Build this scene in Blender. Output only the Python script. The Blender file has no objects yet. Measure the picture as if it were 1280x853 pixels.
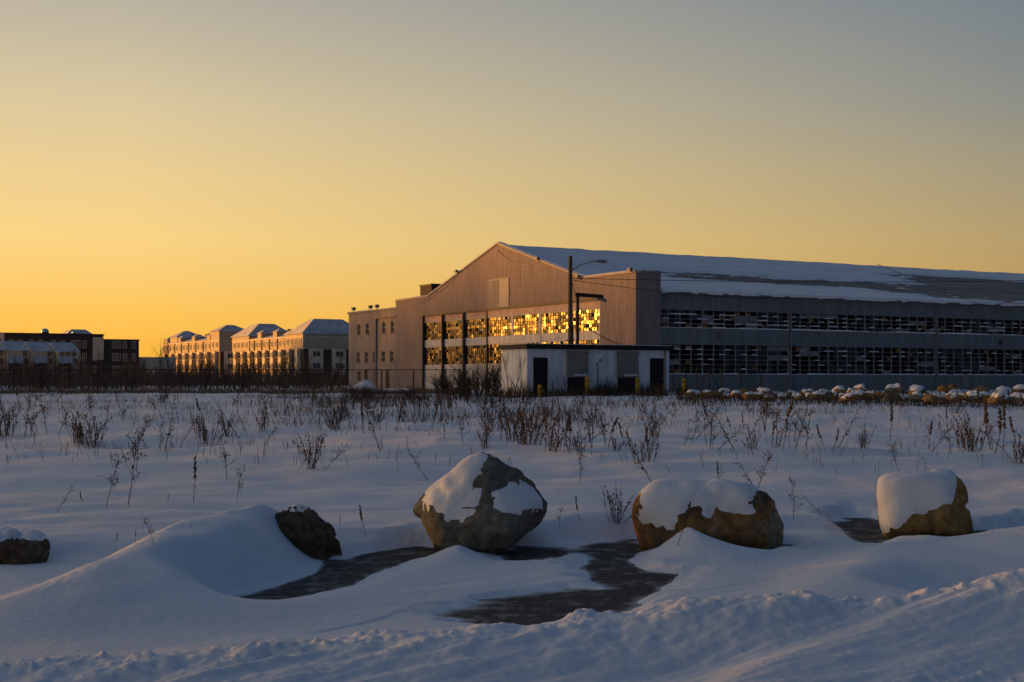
import bpy, bmesh, math, random
import numpy as np
from mathutils import Vector, Matrix, noise as mnoise
R = math.radians
S = bpy.context.scene
COL = S.collection

# ------------------------------------------------------------------ camera
F = 1720.0            # focal length in photograph pixels (1280 wide)
HZ = 475.0            # horizon row
EYE = 1.6
cam = bpy.data.cameras.new('camera')
cam.sensor_width = 36.0
cam.lens = F / 1280 * 36
cam.shift_y = (HZ - 426.5) / 1280
cam.clip_end = 8000
co = bpy.data.objects.new('camera', cam)
COL.objects.link(co)
co.location = (0, 0, EYE)
co.rotation_euler = (math.pi / 2, 0, 0)
S.camera = co

# ------------------------------------------------------------------ light
SUN_AZ = R(66)        # left of the view axis
SUN_EL = R(2.6)
SUNV = Vector((-math.sin(SUN_AZ) * math.cos(SUN_EL), math.cos(SUN_AZ) * math.cos(SUN_EL), math.sin(SUN_EL)))
sl = bpy.data.lights.new('sun', 'SUN')
sl.energy = 5.0
sl.angle = R(1.4)
sl.color = (1.0, 0.40, 0.06)
so = bpy.data.objects.new('sun', sl)
COL.objects.link(so)
so.rotation_euler = (-SUNV).to_track_quat('-Z', 'Y').to_euler()
so.location = (-200, 200, 60)

def lin(r, g, b):
    f = lambda c: (c / 12.92 if c <= 0.04045 else ((c + 0.055) / 1.055) ** 2.4)
    return (f(r / 255), f(g / 255), f(b / 255), 1.0)

w = bpy.data.worlds.new('World')
S.world = w
w.use_nodes = True
nt = w.node_tree
N, L = nt.nodes, nt.links
bg = N['Background']
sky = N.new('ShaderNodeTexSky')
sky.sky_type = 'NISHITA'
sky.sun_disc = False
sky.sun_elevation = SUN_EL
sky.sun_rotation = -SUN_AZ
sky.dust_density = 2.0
tc = N.new('ShaderNodeTexCoord')
def nmath(op, a, b=None, clamp=False, nodes=N, links=L):
    n = nodes.new('ShaderNodeMath'); n.operation = op; n.use_clamp = clamp
    for i, v in enumerate((a, b)):
        if v is None: continue
        if isinstance(v, (int, float)): n.inputs[i].default_value = v
        else: links.new(v, n.inputs[i])
    return n.outputs[0]
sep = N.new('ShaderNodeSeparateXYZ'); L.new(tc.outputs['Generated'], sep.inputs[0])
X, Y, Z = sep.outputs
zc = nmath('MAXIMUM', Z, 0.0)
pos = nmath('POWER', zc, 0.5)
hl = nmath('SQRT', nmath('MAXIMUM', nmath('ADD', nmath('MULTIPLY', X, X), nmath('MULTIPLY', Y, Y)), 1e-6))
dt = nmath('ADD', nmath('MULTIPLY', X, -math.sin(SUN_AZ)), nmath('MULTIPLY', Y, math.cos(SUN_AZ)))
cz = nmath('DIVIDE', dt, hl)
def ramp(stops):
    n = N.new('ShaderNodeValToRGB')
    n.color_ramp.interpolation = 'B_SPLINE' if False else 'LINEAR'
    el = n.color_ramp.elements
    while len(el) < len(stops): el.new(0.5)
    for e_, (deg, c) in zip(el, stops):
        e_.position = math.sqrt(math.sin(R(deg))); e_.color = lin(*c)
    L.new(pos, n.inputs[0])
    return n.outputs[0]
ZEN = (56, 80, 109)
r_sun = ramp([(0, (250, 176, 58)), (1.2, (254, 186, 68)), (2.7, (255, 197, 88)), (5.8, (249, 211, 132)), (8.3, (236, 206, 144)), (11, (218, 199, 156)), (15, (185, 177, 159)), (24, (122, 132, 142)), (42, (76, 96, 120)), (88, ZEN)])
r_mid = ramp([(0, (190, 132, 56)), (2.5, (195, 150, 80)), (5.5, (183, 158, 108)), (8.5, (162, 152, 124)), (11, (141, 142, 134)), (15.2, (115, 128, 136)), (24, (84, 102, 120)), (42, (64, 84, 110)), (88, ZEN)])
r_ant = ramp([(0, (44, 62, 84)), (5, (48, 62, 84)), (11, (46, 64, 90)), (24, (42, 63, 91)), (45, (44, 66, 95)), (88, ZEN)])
def mix(f, a, b):
    n = N.new('ShaderNodeMix'); n.data_type = 'RGBA'
    L.new(f, n.inputs[0]) if not isinstance(f, float) else setattr(n.inputs[0], 'default_value', f)
    L.new(a, n.inputs[6]); L.new(b, n.inputs[7])
    return n.outputs[2]
def sstep(v, a, b):
    n = N.new('ShaderNodeMapRange'); n.interpolation_type = 'LINEAR'
    n.inputs[1].default_value = a; n.inputs[2].default_value = b
    L.new(v, n.inputs[0]); return n.outputs[0]
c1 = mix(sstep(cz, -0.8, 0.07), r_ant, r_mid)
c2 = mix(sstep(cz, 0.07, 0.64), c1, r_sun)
# the physical sky keeps a share in the blend
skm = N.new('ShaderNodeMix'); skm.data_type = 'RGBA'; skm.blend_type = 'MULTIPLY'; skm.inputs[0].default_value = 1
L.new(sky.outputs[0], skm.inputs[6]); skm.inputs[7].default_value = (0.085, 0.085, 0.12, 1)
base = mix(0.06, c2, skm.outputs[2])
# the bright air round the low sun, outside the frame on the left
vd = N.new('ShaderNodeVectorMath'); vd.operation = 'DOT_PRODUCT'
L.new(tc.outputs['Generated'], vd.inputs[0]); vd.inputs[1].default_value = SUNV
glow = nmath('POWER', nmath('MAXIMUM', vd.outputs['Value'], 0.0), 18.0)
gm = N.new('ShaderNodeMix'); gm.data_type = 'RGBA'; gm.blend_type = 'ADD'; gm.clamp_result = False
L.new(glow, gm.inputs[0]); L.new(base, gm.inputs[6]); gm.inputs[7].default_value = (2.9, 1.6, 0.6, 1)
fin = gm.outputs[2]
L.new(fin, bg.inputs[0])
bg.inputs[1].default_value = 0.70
S.view_settings.view_transform = 'Standard'
S.view_settings.look = 'None'
S.view_settings.gamma = 1
S.view_settings.exposure = 0.6
S.view_settings.use_curve_mapping = False

# ------------------------------------------------------------------ helpers
rng = random.Random(7)

def px(x, y, D):
    return Vector(((x - 640) / F * D, D, EYE + (HZ - y) / F * D))

def mat(name, col, rough=0.85, var=0.25, scale=3.0, bump=0.0, bscale=30.0, metal=0.0, col2=None, stretch=(1, 1, 1), spec=0.3, coat=None):
    m = bpy.data.materials.new(name); m.use_nodes = True
    n_, l_ = m.node_tree.nodes, m.node_tree.links
    p = n_['Principled BSDF']
    p.inputs['Roughness'].default_value = rough
    p.inputs['Metallic'].default_value = metal
    p.inputs['Specular IOR Level'].default_value = spec
    tcn = n_.new('ShaderNodeTexCoord'); mp = n_.new('ShaderNodeMapping')
    mp.inputs['Scale'].default_value = stretch
    l_.new(tcn.outputs['Object'], mp.inputs[0])
    nz = n_.new('ShaderNodeTexNoise'); nz.inputs['Scale'].default_value = scale; nz.inputs['Detail'].default_value = 8
    nz.inputs['Roughness'].default_value = 0.65
    l_.new(mp.outputs[0], nz.inputs[0])
    rp = n_.new('ShaderNodeValToRGB')
    a = tuple(c * (1 - var) for c in col); b = col2 if col2 else tuple(min(1, c * (1 + var)) for c in col)
    rp.color_ramp.elements[0].position = 0.32; rp.color_ramp.elements[1].position = 0.68
    rp.color_ramp.elements[0].color = (*a, 1); rp.color_ramp.elements[1].color = (*b, 1)
    l_.new(nz.outputs[0], rp.inputs[0]); l_.new(rp.outputs[0], p.inputs['Base Color'])
    if bump:
        nb = n_.new('ShaderNodeTexNoise'); nb.inputs['Scale'].default_value = bscale; nb.inputs['Detail'].default_value = 6
        l_.new(mp.outputs[0], nb.inputs[0])
        bp = n_.new('ShaderNodeBump'); bp.inputs['Strength'].default_value = bump; bp.inputs['Distance'].default_value = 0.02
        l_.new(nb.outputs[0], bp.inputs['Height']); l_.new(bp.outputs[0], p.inputs['Normal'])
    return m

class MB:
    def __init__(s): s.v = []; s.f = []
    def add(s, v, f):
        o = len(s.v); s.v += [tuple(q) for q in v]; s.f += [tuple(i + o for i in q) for q in f]
        return s
    def box(s, x0, x1, y0, y1, z0, z1):
        return s.add([(x0, y0, z0), (x1, y0, z0), (x1, y1, z0), (x0, y1, z0), (x0, y0, z1), (x1, y0, z1), (x1, y1, z1), (x0, y1, z1)],
                     [(0, 3, 2, 1), (4, 5, 6, 7), (0, 1, 5, 4), (1, 2, 6, 5), (2, 3, 7, 6), (3, 0, 4, 7)])
    def tube(s, pts, rad, n=6, cap=True):
        pts = [Vector(p) for p in pts]
        if not isinstance(rad, (list, tuple)): rad = [rad] * len(pts)
        o = len(s.v); up = Vector((0.31, 0.17, 0.93))
        for i, p in enumerate(pts):
            d = (pts[min(i + 1, len(pts) - 1)] - pts[max(i - 1, 0)]).normalized()
            a = d.cross(up)
            if a.length < 0.05: a = d.cross(Vector((1, 0, 0)))
            a.normalize(); b = d.cross(a)
            for k in range(n):
                t = 2 * math.pi * k / n
                s.v.append(tuple(p + (a * math.cos(t) + b * math.sin(t)) * rad[i]))
        for i in range(len(pts) - 1):
            for k in range(n):
                s.f.append((o + i * n + k, o + i * n + (k + 1) % n, o + (i + 1) * n + (k + 1) % n, o + (i + 1) * n + k))
        if cap and n > 2:
            s.f.append(tuple(o + k for k in reversed(range(n)))); e = o + (len(pts) - 1) * n
            s.f.append(tuple(e + k for k in range(n)))
        return s
    def prism(s, poly, a, b, axis):     # poly of 2-D points, extruded along axis 0/1/2
        def p3(q, t):
            if axis == 0: return (t, q[0], q[1])
            if axis == 1: return (q[0], t, q[1])
            return (q[0], q[1], t)
        n = len(poly)
        v = [p3(q, a) for q in poly] + [p3(q, b) for q in poly]
        f = [tuple(range(n)), tuple(reversed(range(n, 2 * n)))]
        f += [(i, i + n, (i + 1) % n + n, (i + 1) % n) for i in range(n)]
        return s.add(v, f)
    def blob(s, c, r, sq=(1, 1, 1)):    # small octahedron: seed heads, buds
        x, y, z = c
        return s.add([(x + r * sq[0], y, z), (x - r * sq[0], y, z), (x, y + r * sq[1], z), (x, y - r * sq[1], z), (x, y, z + r * sq[2]), (x, y, z - r * sq[2])],
                     [(0, 2, 4), (2, 1, 4), (1, 3, 4), (3, 0, 4), (2, 0, 5), (1, 2, 5), (3, 1, 5), (0, 3, 5)])
    def mesh(s, name):
        me = bpy.data.meshes.new(name); me.from_pydata(s.v, [], s.f); me.update()
        bm = bmesh.new(); bm.from_mesh(me); bmesh.ops.recalc_face_normals(bm, faces=bm.faces); bm.to_mesh(me); bm.free()
        return me
    def build(s, name, m, parent=None, smooth=False, kind=None):
        return link(name, s.mesh(name), m, parent, smooth, kind)

def link(name, me, m, parent=None, smooth=False, kind=None):
    if m and not me.materials: me.materials.append(m)
    if smooth: me.polygons.foreach_set('use_smooth', [True] * len(me.polygons))
    o = bpy.data.objects.new(name, me); COL.objects.link(o)
    if parent: o.parent = parent
    if kind: o['kind'] = kind
    return o

def tag(o, label, cat, group=None):
    o['label'] = label; o['category'] = cat
    if group: o['group'] = group
    return o

def thing(name, label, cat, loc=(0, 0, 0), rz=0.0, group=None):
    o = bpy.data.objects.new(name, None); COL.objects.link(o)
    o.empty_display_size = 0.3
    o.location = loc; o.rotation_euler = (0, 0, rz)
    return tag(o, label, cat, group)

def copy_tree(o, parent=None):
    c = o.copy(); COL.objects.link(c); c.parent = parent
    for ch in [k for k in o.children]: copy_tree(ch, c)
    return c

# numpy value noise
def vn(x, y, seed=0):
    xi = np.floor(x).astype(np.int64); yi = np.floor(y).astype(np.int64)
    fx = x - xi; fy = y - yi
    fx = fx * fx * fx * (fx * (fx * 6 - 15) + 10); fy = fy * fy * fy * (fy * (fy * 6 - 15) + 10)
    def h(a, b):
        n = (a * 374761393 + b * 668265263 + seed * 974634497) & 0xFFFFFFFF
        n = ((n ^ (n >> 13)) * 1274126177) & 0xFFFFFFFF
        n = ((n ^ (n >> 16)) * 2246822519) & 0xFFFFFFFF
        return ((n ^ (n >> 15)) & 0xFFFF) / 32767.5 - 1
    return ((h(xi, yi) * (1 - fx) + h(xi + 1, yi) * fx) * (1 - fy) + (h(xi, yi + 1) * (1 - fx) + h(xi + 1, yi + 1) * fx) * fy)
def fbm(x, y, o=4, seed=0, g=0.5):
    s = 0; a = 1
    for i in range(o):
        c, sn = math.cos(i * 0.7), math.sin(i * 0.7)
        s = s + a * vn((x * c - y * sn) * 2 ** i + i * 17.3, (x * sn + y * c) * 2 ** i + i * 9.1, seed + i); a *= g
    return s
def sm(t):
    t = np.clip(t, 0, 1); return t * t * (3 - 2 * t)

# ------------------------------------------------------------------ snow ground
def gp(x, y, z=0.0):                      # photo pixel on a level z
    D = (EYE - z) * F / (y - HZ)
    return ((x - 640) / F * D, D)

def poly_sd(pts, x, y):                   # signed distance to polygon, negative inside
    d = np.full(x.shape, 1e9); ins = np.zeros(x.shape, bool)
    n = len(pts)
    for i in range(n):
        ax, ay = pts[i]; bx, by = pts[(i + 1) % n]
        ex, ey = bx - ax, by - ay
        t = np.clip(((x - ax) * ex + (y - ay) * ey) / (ex * ex + ey * ey + 1e-12), 0, 1)
        d = np.minimum(d, np.hypot(x - ax - t * ex, y - ay - t * ey))
        c = ((ay > y) != (by > y)) & (x < (bx - ax) * (y - ay) / (by - ay + 1e-12) + ax)
        ins ^= c
    return np.where(ins, -d, d)

def smooth_path(pts, k=6):                # Catmull-Rom through the crest points
    P = [np.array(p, float) for p in pts]; P = [2 * P[0] - P[1]] + P + [2 * P[-1] - P[-2]]
    out = []
    for i in range(1, len(P) - 2):
        for j in range(k):
            t = j / k
            out.append(0.5 * ((2 * P[i]) + (-P[i - 1] + P[i + 1]) * t + (2 * P[i - 1] - 5 * P[i] + 4 * P[i + 1] - P[i + 2]) * t * t + (-P[i - 1] + 3 * P[i] - 3 * P[i + 1] + P[i + 2]) * t ** 3))
    out.append(P[-2])
    return out

def crest(pts, x, y):                     # pts (X,Y,z,width_front,width_back): interpolated drift height
    best = np.zeros(x.shape)
    A = np.array(pts); mw = max(A[:, 3].max(), A[:, 4].max())
    sel = np.nonzero((x > A[:, 0].min() - mw) & (x < A[:, 0].max() + mw) & (y > A[:, 1].min() - mw) & (y < A[:, 1].max() + mw))[0]
    if not len(sel): return best
    X_, Y_ = x[sel], y[sel]; bs = np.zeros(len(sel))
    for (ax, ay, az, aw, ab), (bx, by, bz, bw, bb) in zip(pts[:-1], pts[1:]):
        ex, ey = bx - ax, by - ay; ll = ex * ex + ey * ey + 1e-9
        m = np.nonzero((np.abs(X_ - ax) < mw) & (np.abs(Y_ - ay) < mw + .4))[0]
        if not len(m): continue
        xm, ym = X_[m], Y_[m]
        t = np.clip(((xm - ax) * ex + (ym - ay) * ey) / ll, 0, 1)
        dx, dy = xm - ax - t * ex, ym - ay - t * ey
        d = np.hypot(dx, dy)
        side = (ex * dy - ey * dx) / math.sqrt(ll)         # >0 : left of travel, the far side
        k = sm(side / 0.16 + .5)
        wd = (ab + (bb - ab) * t) * k + (aw + (bw - aw) * t) * (1 - k)
        q = np.sqrt((d / wd) ** 2 + 0.006) - 0.077
        prof = np.where(q < 1, (1 - q) ** 2 * (1 + 0.9 * q), 0)
        bs[m] = np.maximum(bs[m], (az + (bz - az) * t) * prof)
    best[sel] = bs
    return best

PATCH = [
    [(292, 748), (345, 734), (398, 716), (405, 700), (432, 700), (452, 694), (525, 684), (560, 690), (510, 702), (468, 716), (440, 731), (372, 749), (322, 757)],
    [(580, 770), (622, 755), (700, 742), (765, 737), (742, 715), (736, 690), (748, 680), (790, 676), (800, 690), (784, 702), (803, 714), (842, 718), (830, 731), (808, 742), (790, 748), (738, 771), (680, 781), (600, 778)],
    [(625, 694), (650, 684), (702, 685), (722, 690), (690, 699), (640, 703)],
    [(1045, 656), (1072, 646), (1098, 650), (1112, 672), (1092, 685), (1075, 681)],
    [(1130, 676), (1200, 664), (1230, 664), (1215, 670), (1170, 680)],
    [(1262, 664), (1300, 656), (1320, 664), (1280, 668)],
    [(900, 690), (930, 682), (986, 681), (985, 688), (930, 696)],
    [(1170, 748), (1200, 737), (1232, 736), (1225, 742), (1190, 750)],
]
PATCHG = [[gp(a, b) for a, b in p] for p in PATCH]

def c3(x, y, D, wf, wb):
    p = px(x, y, D); return (p.x, D, max(0.02, p.z), wf, wb)
# drift crests; travel left to right = front (camera) side on the right hand, so width_front is right of travel
DRIFTS = [
    # the tail behind the round dark rock, sweeping down towards the road on the left
    [c3(-200, 820, 8.1, 0.8, 0.6), c3(-100, 790, 8.5, 1.0, 0.7), c3(0, 757, 8.9, 1.3, 0.8), c3(100, 722, 9.4, 1.7, 0.85), c3(175, 686, 10.2, 2.1, 0.9), c3(235, 653, 11.2, 1.9, 0.9), c3(280, 644, 11.8, 1.6, 0.9), c3(312, 638, 12.2, 1.3, 0.9), c3(340, 636, 12.45, 0.9, 0.7), c3(362, 668, 12.25, 0.5, 0.35), c3(385, 702, 12.15, 0.3, 0.3)],
    # low drift in front of the pointed boulder
    [c3(440, 742, 10.6, 0.3, 0.3), c3(500, 713, 11.4, 0.8, 0.3), c3(548, 690, 11.95, 1.0, 0.28), c3(562, 680, 12.05, 0.9, 0.25), c3(585, 688, 12.05, 0.8, 0.3), c3(620, 690, 12.05, 0.8, 0.3), c3(660, 706, 11.7, 0.9, 0.3), c3(720, 712, 11.5, 0.8, 0.3)],
    # drift in front of the long boulder
    [c3(780, 700, 12.2, 0.5, 0.3), c3(815, 678, 12.35, 0.9, 0.3), c3(855, 656, 12.4, 1.2, 0.3), c3(880, 664, 12.35, 0.9, 0.3), c3(912, 692, 12.1, 0.6, 0.3)],
    [c3(955, 690, 12.3, 0.3, 0.2), c3(970, 677, 12.4, 0.3, 0.2), c3(988, 688, 12.3, 0.3, 0.2)],
    # big smooth drift on the right, its spike beside the block shaped boulder
    [c3(815, 738, 10.8, 0.9, 0.5), c3(900, 712, 11.6, 1.4, 0.5), c3(985, 692, 12.2, 1.6, 0.5), c3(1060, 684, 12.7, 1.7, 0.5), c3(1100, 678, 13.1, 1.8, 0.4), c3(1122, 664, 13.3, 1.7, 0.25), c3(1145, 680, 13.1, 2.0, 0.4), c3(1200, 685, 12.9, 2.2, 0.5), c3(1280, 670, 13.1, 2.6, 0.6), c3(1420, 640, 13.3, 3, 0.7)],
]
DRIFTS.append([(1.5, 8.7, 0.05, 0.9, 0.7), (2.3, 9.9, 0.13, 1.8, 0.9), (2.95, 11.2, 0.14, 2.3, 0.9), (3.3, 12.2, 0.08, 2.0, 0.6)])
NEARSWEEP = [(0.75, 6.3, 0.07, 0.9, 0.5), (1.35, 7.1, 0.13, 1.1, 0.6), (2.0, 7.75, 0.18, 1.3, 0.9), (2.75, 8.4, 0.26, 1.4, 0.9), (3.4, 8.7, 0.27, 1.5, 0.9), (5.5, 9.3, 0.26, 1.6, 0.9)]
DRIFTS = [smooth_path(d) for d in DRIFTS]; NEARSWEEP = smooth_path(NEARSWEEP)
RIDGE = [(-8.0, 6.5, 0.02), (-3.4, 7.15, 0.05), (-2.0, 7.45, 0.11), (-0.9, 7.75, 0.15), (0.0, 7.95, 0.19), (0.55, 8.05, 0.21), (1.2, 8.25, 0.24), (1.9, 8.4, 0.25), (2.6, 8.5, 0.25), (3.1, 8.6, 0.29), (3.6, 8.7, 0.30), (7.0, 9.2, 0.26)]

def lip_y(x):
    return 13.15 + 0.3 * x + 0.22 * vn(x * 0.9 + 3.1, x * 0 + 0.5, 5) + 0.1 * vn(x * 2.7, x * 0 + 7.5, 6)

def H(x, y):
    x = np.asarray(x, float); y = np.asarray(y, float)
    field = sm((y - lip_y(x)) / 0.55)
    z = 0.055 + 0.028 * fbm(x * 0.7, y * 0.9, 3, 11)
    z = z * (1 - field) + field * (0.17 + 0.06 * fbm(x * 0.33 + 5, y * 0.5, 3, 21) + 0.035 * (0.5 - np.abs(fbm(x * 0.5, y * 1.7, 3, 25))))
    z = z + 0.46 * sm((y - 14) / 56)
    # rolling field and wind ripples lying across the wind
    fr = sm((y - 16) / 10)
    z = z + fr * (0.10 * fbm(x * 0.10 + 2, y * 0.13, 3, 31) * sm((90 - y) / 30 + .3) + 0.05 * (0.5 - np.abs(fbm(x * 0.33, y * 1.1, 3, 41))) + 0.02 * fbm(x * 0.9, y * 2.6, 3, 43)) 
    for (hx, hy, hz, sx, sy) in [(-1.2, 28, 0.24, 3.2, 2.2), (-5.5, 32, 0.2, 3.5, 2.5), (3.5, 25, 0.10, 4, 1.8), (8, 30, 0.12, 4, 2.5), (-7.5, 22, 0.1, 3, 1.5), (12, 40, 0.2, 6, 4), (2.0, 17.2, 0.06, 1.6, 0.8), (-3.5, 17, .07, 2, .7)]:
        z = z + hz * np.exp(-((x - hx) / sx) ** 2 - ((y - hy) / sy) ** 2)
    # diagonal soft ridges swept across the right-hand drift
    # ploughed bank along the road
    rx = np.array([p[0] for p in RIDGE]); ry = np.interp(x, rx, [p[1] for p in RIDGE]); rz = np.interp(x, rx, [p[2] for p in RIDGE])
    lat = fbm(x * 1.6, y * 0.0 + 2.5, 2, 61)
    ry = ry + 0.12 * lat
    q = y - ry
    lump = fbm(x * 5.0, y * 6.0, 4, 71, 0.6)
    rz2 = rz * (1 + 0.22 * fbm(x * 1.4, y * .5 + .5, 2, 73)) + 0.014 * fbm(x * 7, y * 7, 3, 74)
    back = np.exp(-(np.clip(q, 0, None) / 0.42) ** 1.7)
    fw = 1.15 + 0.3 * vn(x * .8, y * 0 + 8.5, 75)
    frn = 1 - 0.78 * sm(-np.clip(q, None, 0) / fw)
    bank = rz2 * np.where(q > 0, back, frn)
    near = np.exp(-(q / 0.20) ** 2)
    bank = bank + 0.036 * np.maximum(lump - 0.22, 0) * near + 0.007 * fbm(x * 14, y * 14, 3, 77) * np.exp(-(q / 0.4) ** 2)
    # streaks running up the bank to the right
    a = R(38)
    sx_ = x * math.cos(a) + y * math.sin(a); sy_ = -x * math.sin(a) + y * math.cos(a)
    st = fbm(sx_ * 0.8, sy_ * 4.2, 4, 81)
    bank = bank + 0.030 * st * sm(-q / 0.3) * sm((q + 2.6) / 0.8)
    rub = sm((x - 1.3) / 0.8) * sm(-(q + 0.9) / 0.3)
    bank = bank + 0.02 * rub * np.maximum(fbm(x * 9, y * 9, 3, 83), 0)
    swp = crest(NEARSWEEP, x, y) * (1 + 0.07 * st)
    bank = np.maximum(bank, swp) + 0.25 * np.minimum(bank, swp)
    zk = z * (0.4 + 0.6 * sm((q + 0.6) / 0.6))
    hb = np.clip(0.5 + 0.5 * (bank - zk) / 0.07, 0, 1)
    z = zk * (1 - hb) + bank * hb + 0.07 * hb * (1 - hb) * 0.6
    # wind ripples in the lot
    z = z + 0.006 * fbm(sx_ * 1.6, sy_ * 7, 3, 91) * sm((y - 8.6) / 0.5) * sm((14 - y) / 1)
    # scoured patches, then the drifts lying over them
    T = np.ones(x.shape); T2 = np.ones(x.shape)
    for p in PATCHG:
        xs = [q_[0] for q_ in p]; ys = [q_[1] for q_ in p]
        msk = (x > min(xs) - 1) & (x < max(xs) + 1) & (y > min(ys) - 1) & (y < max(ys) + 1)
        if not msk.any(): continue
        xm, ym = x[msk], y[msk]
        sd0 = poly_sd(p, xm, ym)
        sd = sd0 + 0.085 * fbm(xm * 2.4, ym * 5.0, 4, 101, 0.55)
        t = sm((sd + 0.03) / 0.34)
        cut = -0.03 + 0.007 * fbm(xm * 4, ym * 8, 3, 111, 0.5)
        z[msk] = cut * (1 - t) + z[msk] * t
        T[msk] = np.minimum(T[msk], t); T2[msk] = np.minimum(T2[msk], sm((sd0 + 0.02) / 0.66))
    d = np.zeros(x.shape)
    for c in DRIFTS:
        k = crest(c, x, y)
        d = np.maximum(d, k) + 0.35 * np.minimum(d, k)
    d = d * (1 + 0.05 * fbm(x * 2.2, y * 2.2, 2, 51)) * T2
    d = np.where(d > 0.0005, d + 0.03 * T, -1)
    e_ = 0.05
    hh = np.clip(0.5 + 0.5 * (d - z) / e_, 0, 1)
    z = np.where(d > 0, z * (1 - hh) + d * hh + e_ * hh * (1 - hh) * 0.5, z)
    return z

def hz(x, y): return float(H(np.array([float(x)]), np.array([float(y)]))[0])

def ground_px(x, y, maxd=140):            # walk the pixel ray until it meets the snow
    a = (x - 640) / F; b = (HZ - y) / F
    D = np.geomspace(7, maxd, 900)
    z = H(a * D, D); ray = EYE + b * D
    i = np.argmax(ray < z)
    if ray[i] >= z[i]: i = len(D) - 1
    return (a * D[i], D[i], z[i])

m_snow = mat('snow', (0.83, 0.835, 0.855), rough=0.75, var=0.05, scale=0.6, bump=0.45, bscale=16, spec=0.2)
def grain(m):
    n_, l_ = m.node_tree.nodes, m.node_tree.links
    p = n_['Principled BSDF']; b1 = p.inputs['Normal'].links[0].from_node
    t = n_.new('ShaderNodeTexCoord'); a = n_.new('ShaderNodeTexNoise'); a.inputs['Scale'].default_value = 75; a.inputs['Detail'].default_value = 5; a.inputs['Roughness'].default_value = .7
    mp = n_.new('ShaderNodeMapping'); mp.inputs['Rotation'].default_value = (0, 0, R(-32)); mp.inputs['Scale'].default_value = (.35, 1, 1)
    l_.new(t.outputs['Object'], mp.inputs[0]); l_.new(mp.outputs[0], a.inputs[0])
    b2 = n_.new('ShaderNodeBump'); b2.inputs['Strength'].default_value = .5; b2.inputs['Distance'].default_value = .006
    l_.new(a.outputs[0], b2.inputs['Height']); l_.new(b1.outputs[0], b2.inputs['Normal']); l_.new(b2.outputs[0], p.inputs['Normal'])
grain(m_snow)
def make_ground():
    rows = list(np.linspace(-40, 4.6, 14)) + [EYE * F / p for p in np.concatenate([np.arange(585, 175, -1.0), np.arange(175, 20, -1.6)])]
    yl = rows[-1]
    while yl < 5000: yl *= 1.07; rows.append(yl)
    rows = np.array(rows)
    u = list(np.arange(-0.47, 0.4701, 1.75 / F))
    ext = list(np.geomspace(0.5, 2.5, 14))
    u = np.array([-e_ for e_ in reversed(ext)] + u + ext)
    W = np.maximum(rows, 4.6) + np.maximum(0, 4.6 - rows) * 1.5 + 0.0
    xx = u[None, :] * W[:, None]; yy = np.repeat(rows[:, None], len(u), 1)
    zz = H(xx.ravel(), yy.ravel())
    far = sm((yy.ravel() - 150) / 100)
    zz = zz * (1 - far) + 0.64 * far
    v = np.stack([xx.ravel(), yy.ravel(), zz], 1).astype(np.float32)
    nr, nc = len(rows), len(u)
    i = np.arange(nr * nc).reshape(nr, nc)
    f = np.stack([i[:-1, :-1].ravel(), i[:-1, 1:].ravel(), i[1:, 1:].ravel(), i[1:, :-1].ravel()], 1).astype(np.int32)
    me = bpy.data.meshes.new('snow_ground')
    me.vertices.add(len(v)); me.vertices.foreach_set('co', v.ravel())
    me.loops.add(f.size); me.loops.foreach_set('vertex_index', f.ravel())
    me.polygons.add(len(f)); me.polygons.foreach_set('loop_start', np.arange(0, f.size, 4, dtype=np.int32))
    me.polygons.foreach_set('loop_total', np.full(len(f), 4, np.int32))
    me.update(calc_edges=True); me.validate()
    return link('snow_ground', me, m_snow, None, True, 'structure')
make_ground()

m_asph = mat('asphalt', (0.05, 0.046, 0.046), rough=0.85, var=0.4, scale=22, bump=0.8, bscale=90)
def dust(m):
    n_, l_ = m.node_tree.nodes, m.node_tree.links
    p = n_['Principled BSDF']; src = p.inputs['Base Color'].links[0].from_socket
    t = n_.new('ShaderNodeTexCoord'); mp = n_.new('ShaderNodeMapping'); mp.inputs['Rotation'].default_value = (0, 0, R(-25)); mp.inputs['Scale'].default_value = (3.4, 1.6, 1)
    l_.new(t.outputs['Object'], mp.inputs[0])
    a = n_.new('ShaderNodeTexNoise'); a.inputs['Scale'].default_value = 2.2; a.inputs['Detail'].default_value = 12; a.inputs['Roughness'].default_value = .78
    l_.new(mp.outputs[0], a.inputs[0])
    r_ = n_.new('ShaderNodeValToRGB'); r_.color_ramp.elements[0].position = .52; r_.color_ramp.elements[1].position = .88
    r_.color_ramp.elements[1].color = (.75, .75, .75, 1)
    at = n_.new('ShaderNodeAttribute'); at.attribute_name = 'blown_snow'
    ad = n_.new('ShaderNodeMath'); ad.operation = 'MULTIPLY_ADD'; ad.inputs[1].default_value = .50
    l_.new(at.outputs['Fac'], ad.inputs[0]); l_.new(a.outputs[0], ad.inputs[2])
    l_.new(ad.outputs[0], r_.inputs[0])
    mx = n_.new('ShaderNodeMix'); mx.data_type = 'RGBA'; l_.new(r_.outputs[0], mx.inputs[0]); l_.new(src, mx.inputs[6]); mx.inputs[7].default_value = (.6, .61, .64, 1)
    l_.new(mx.outputs[2], p.inputs['Base Color'])
dust(m_asph)
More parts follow.
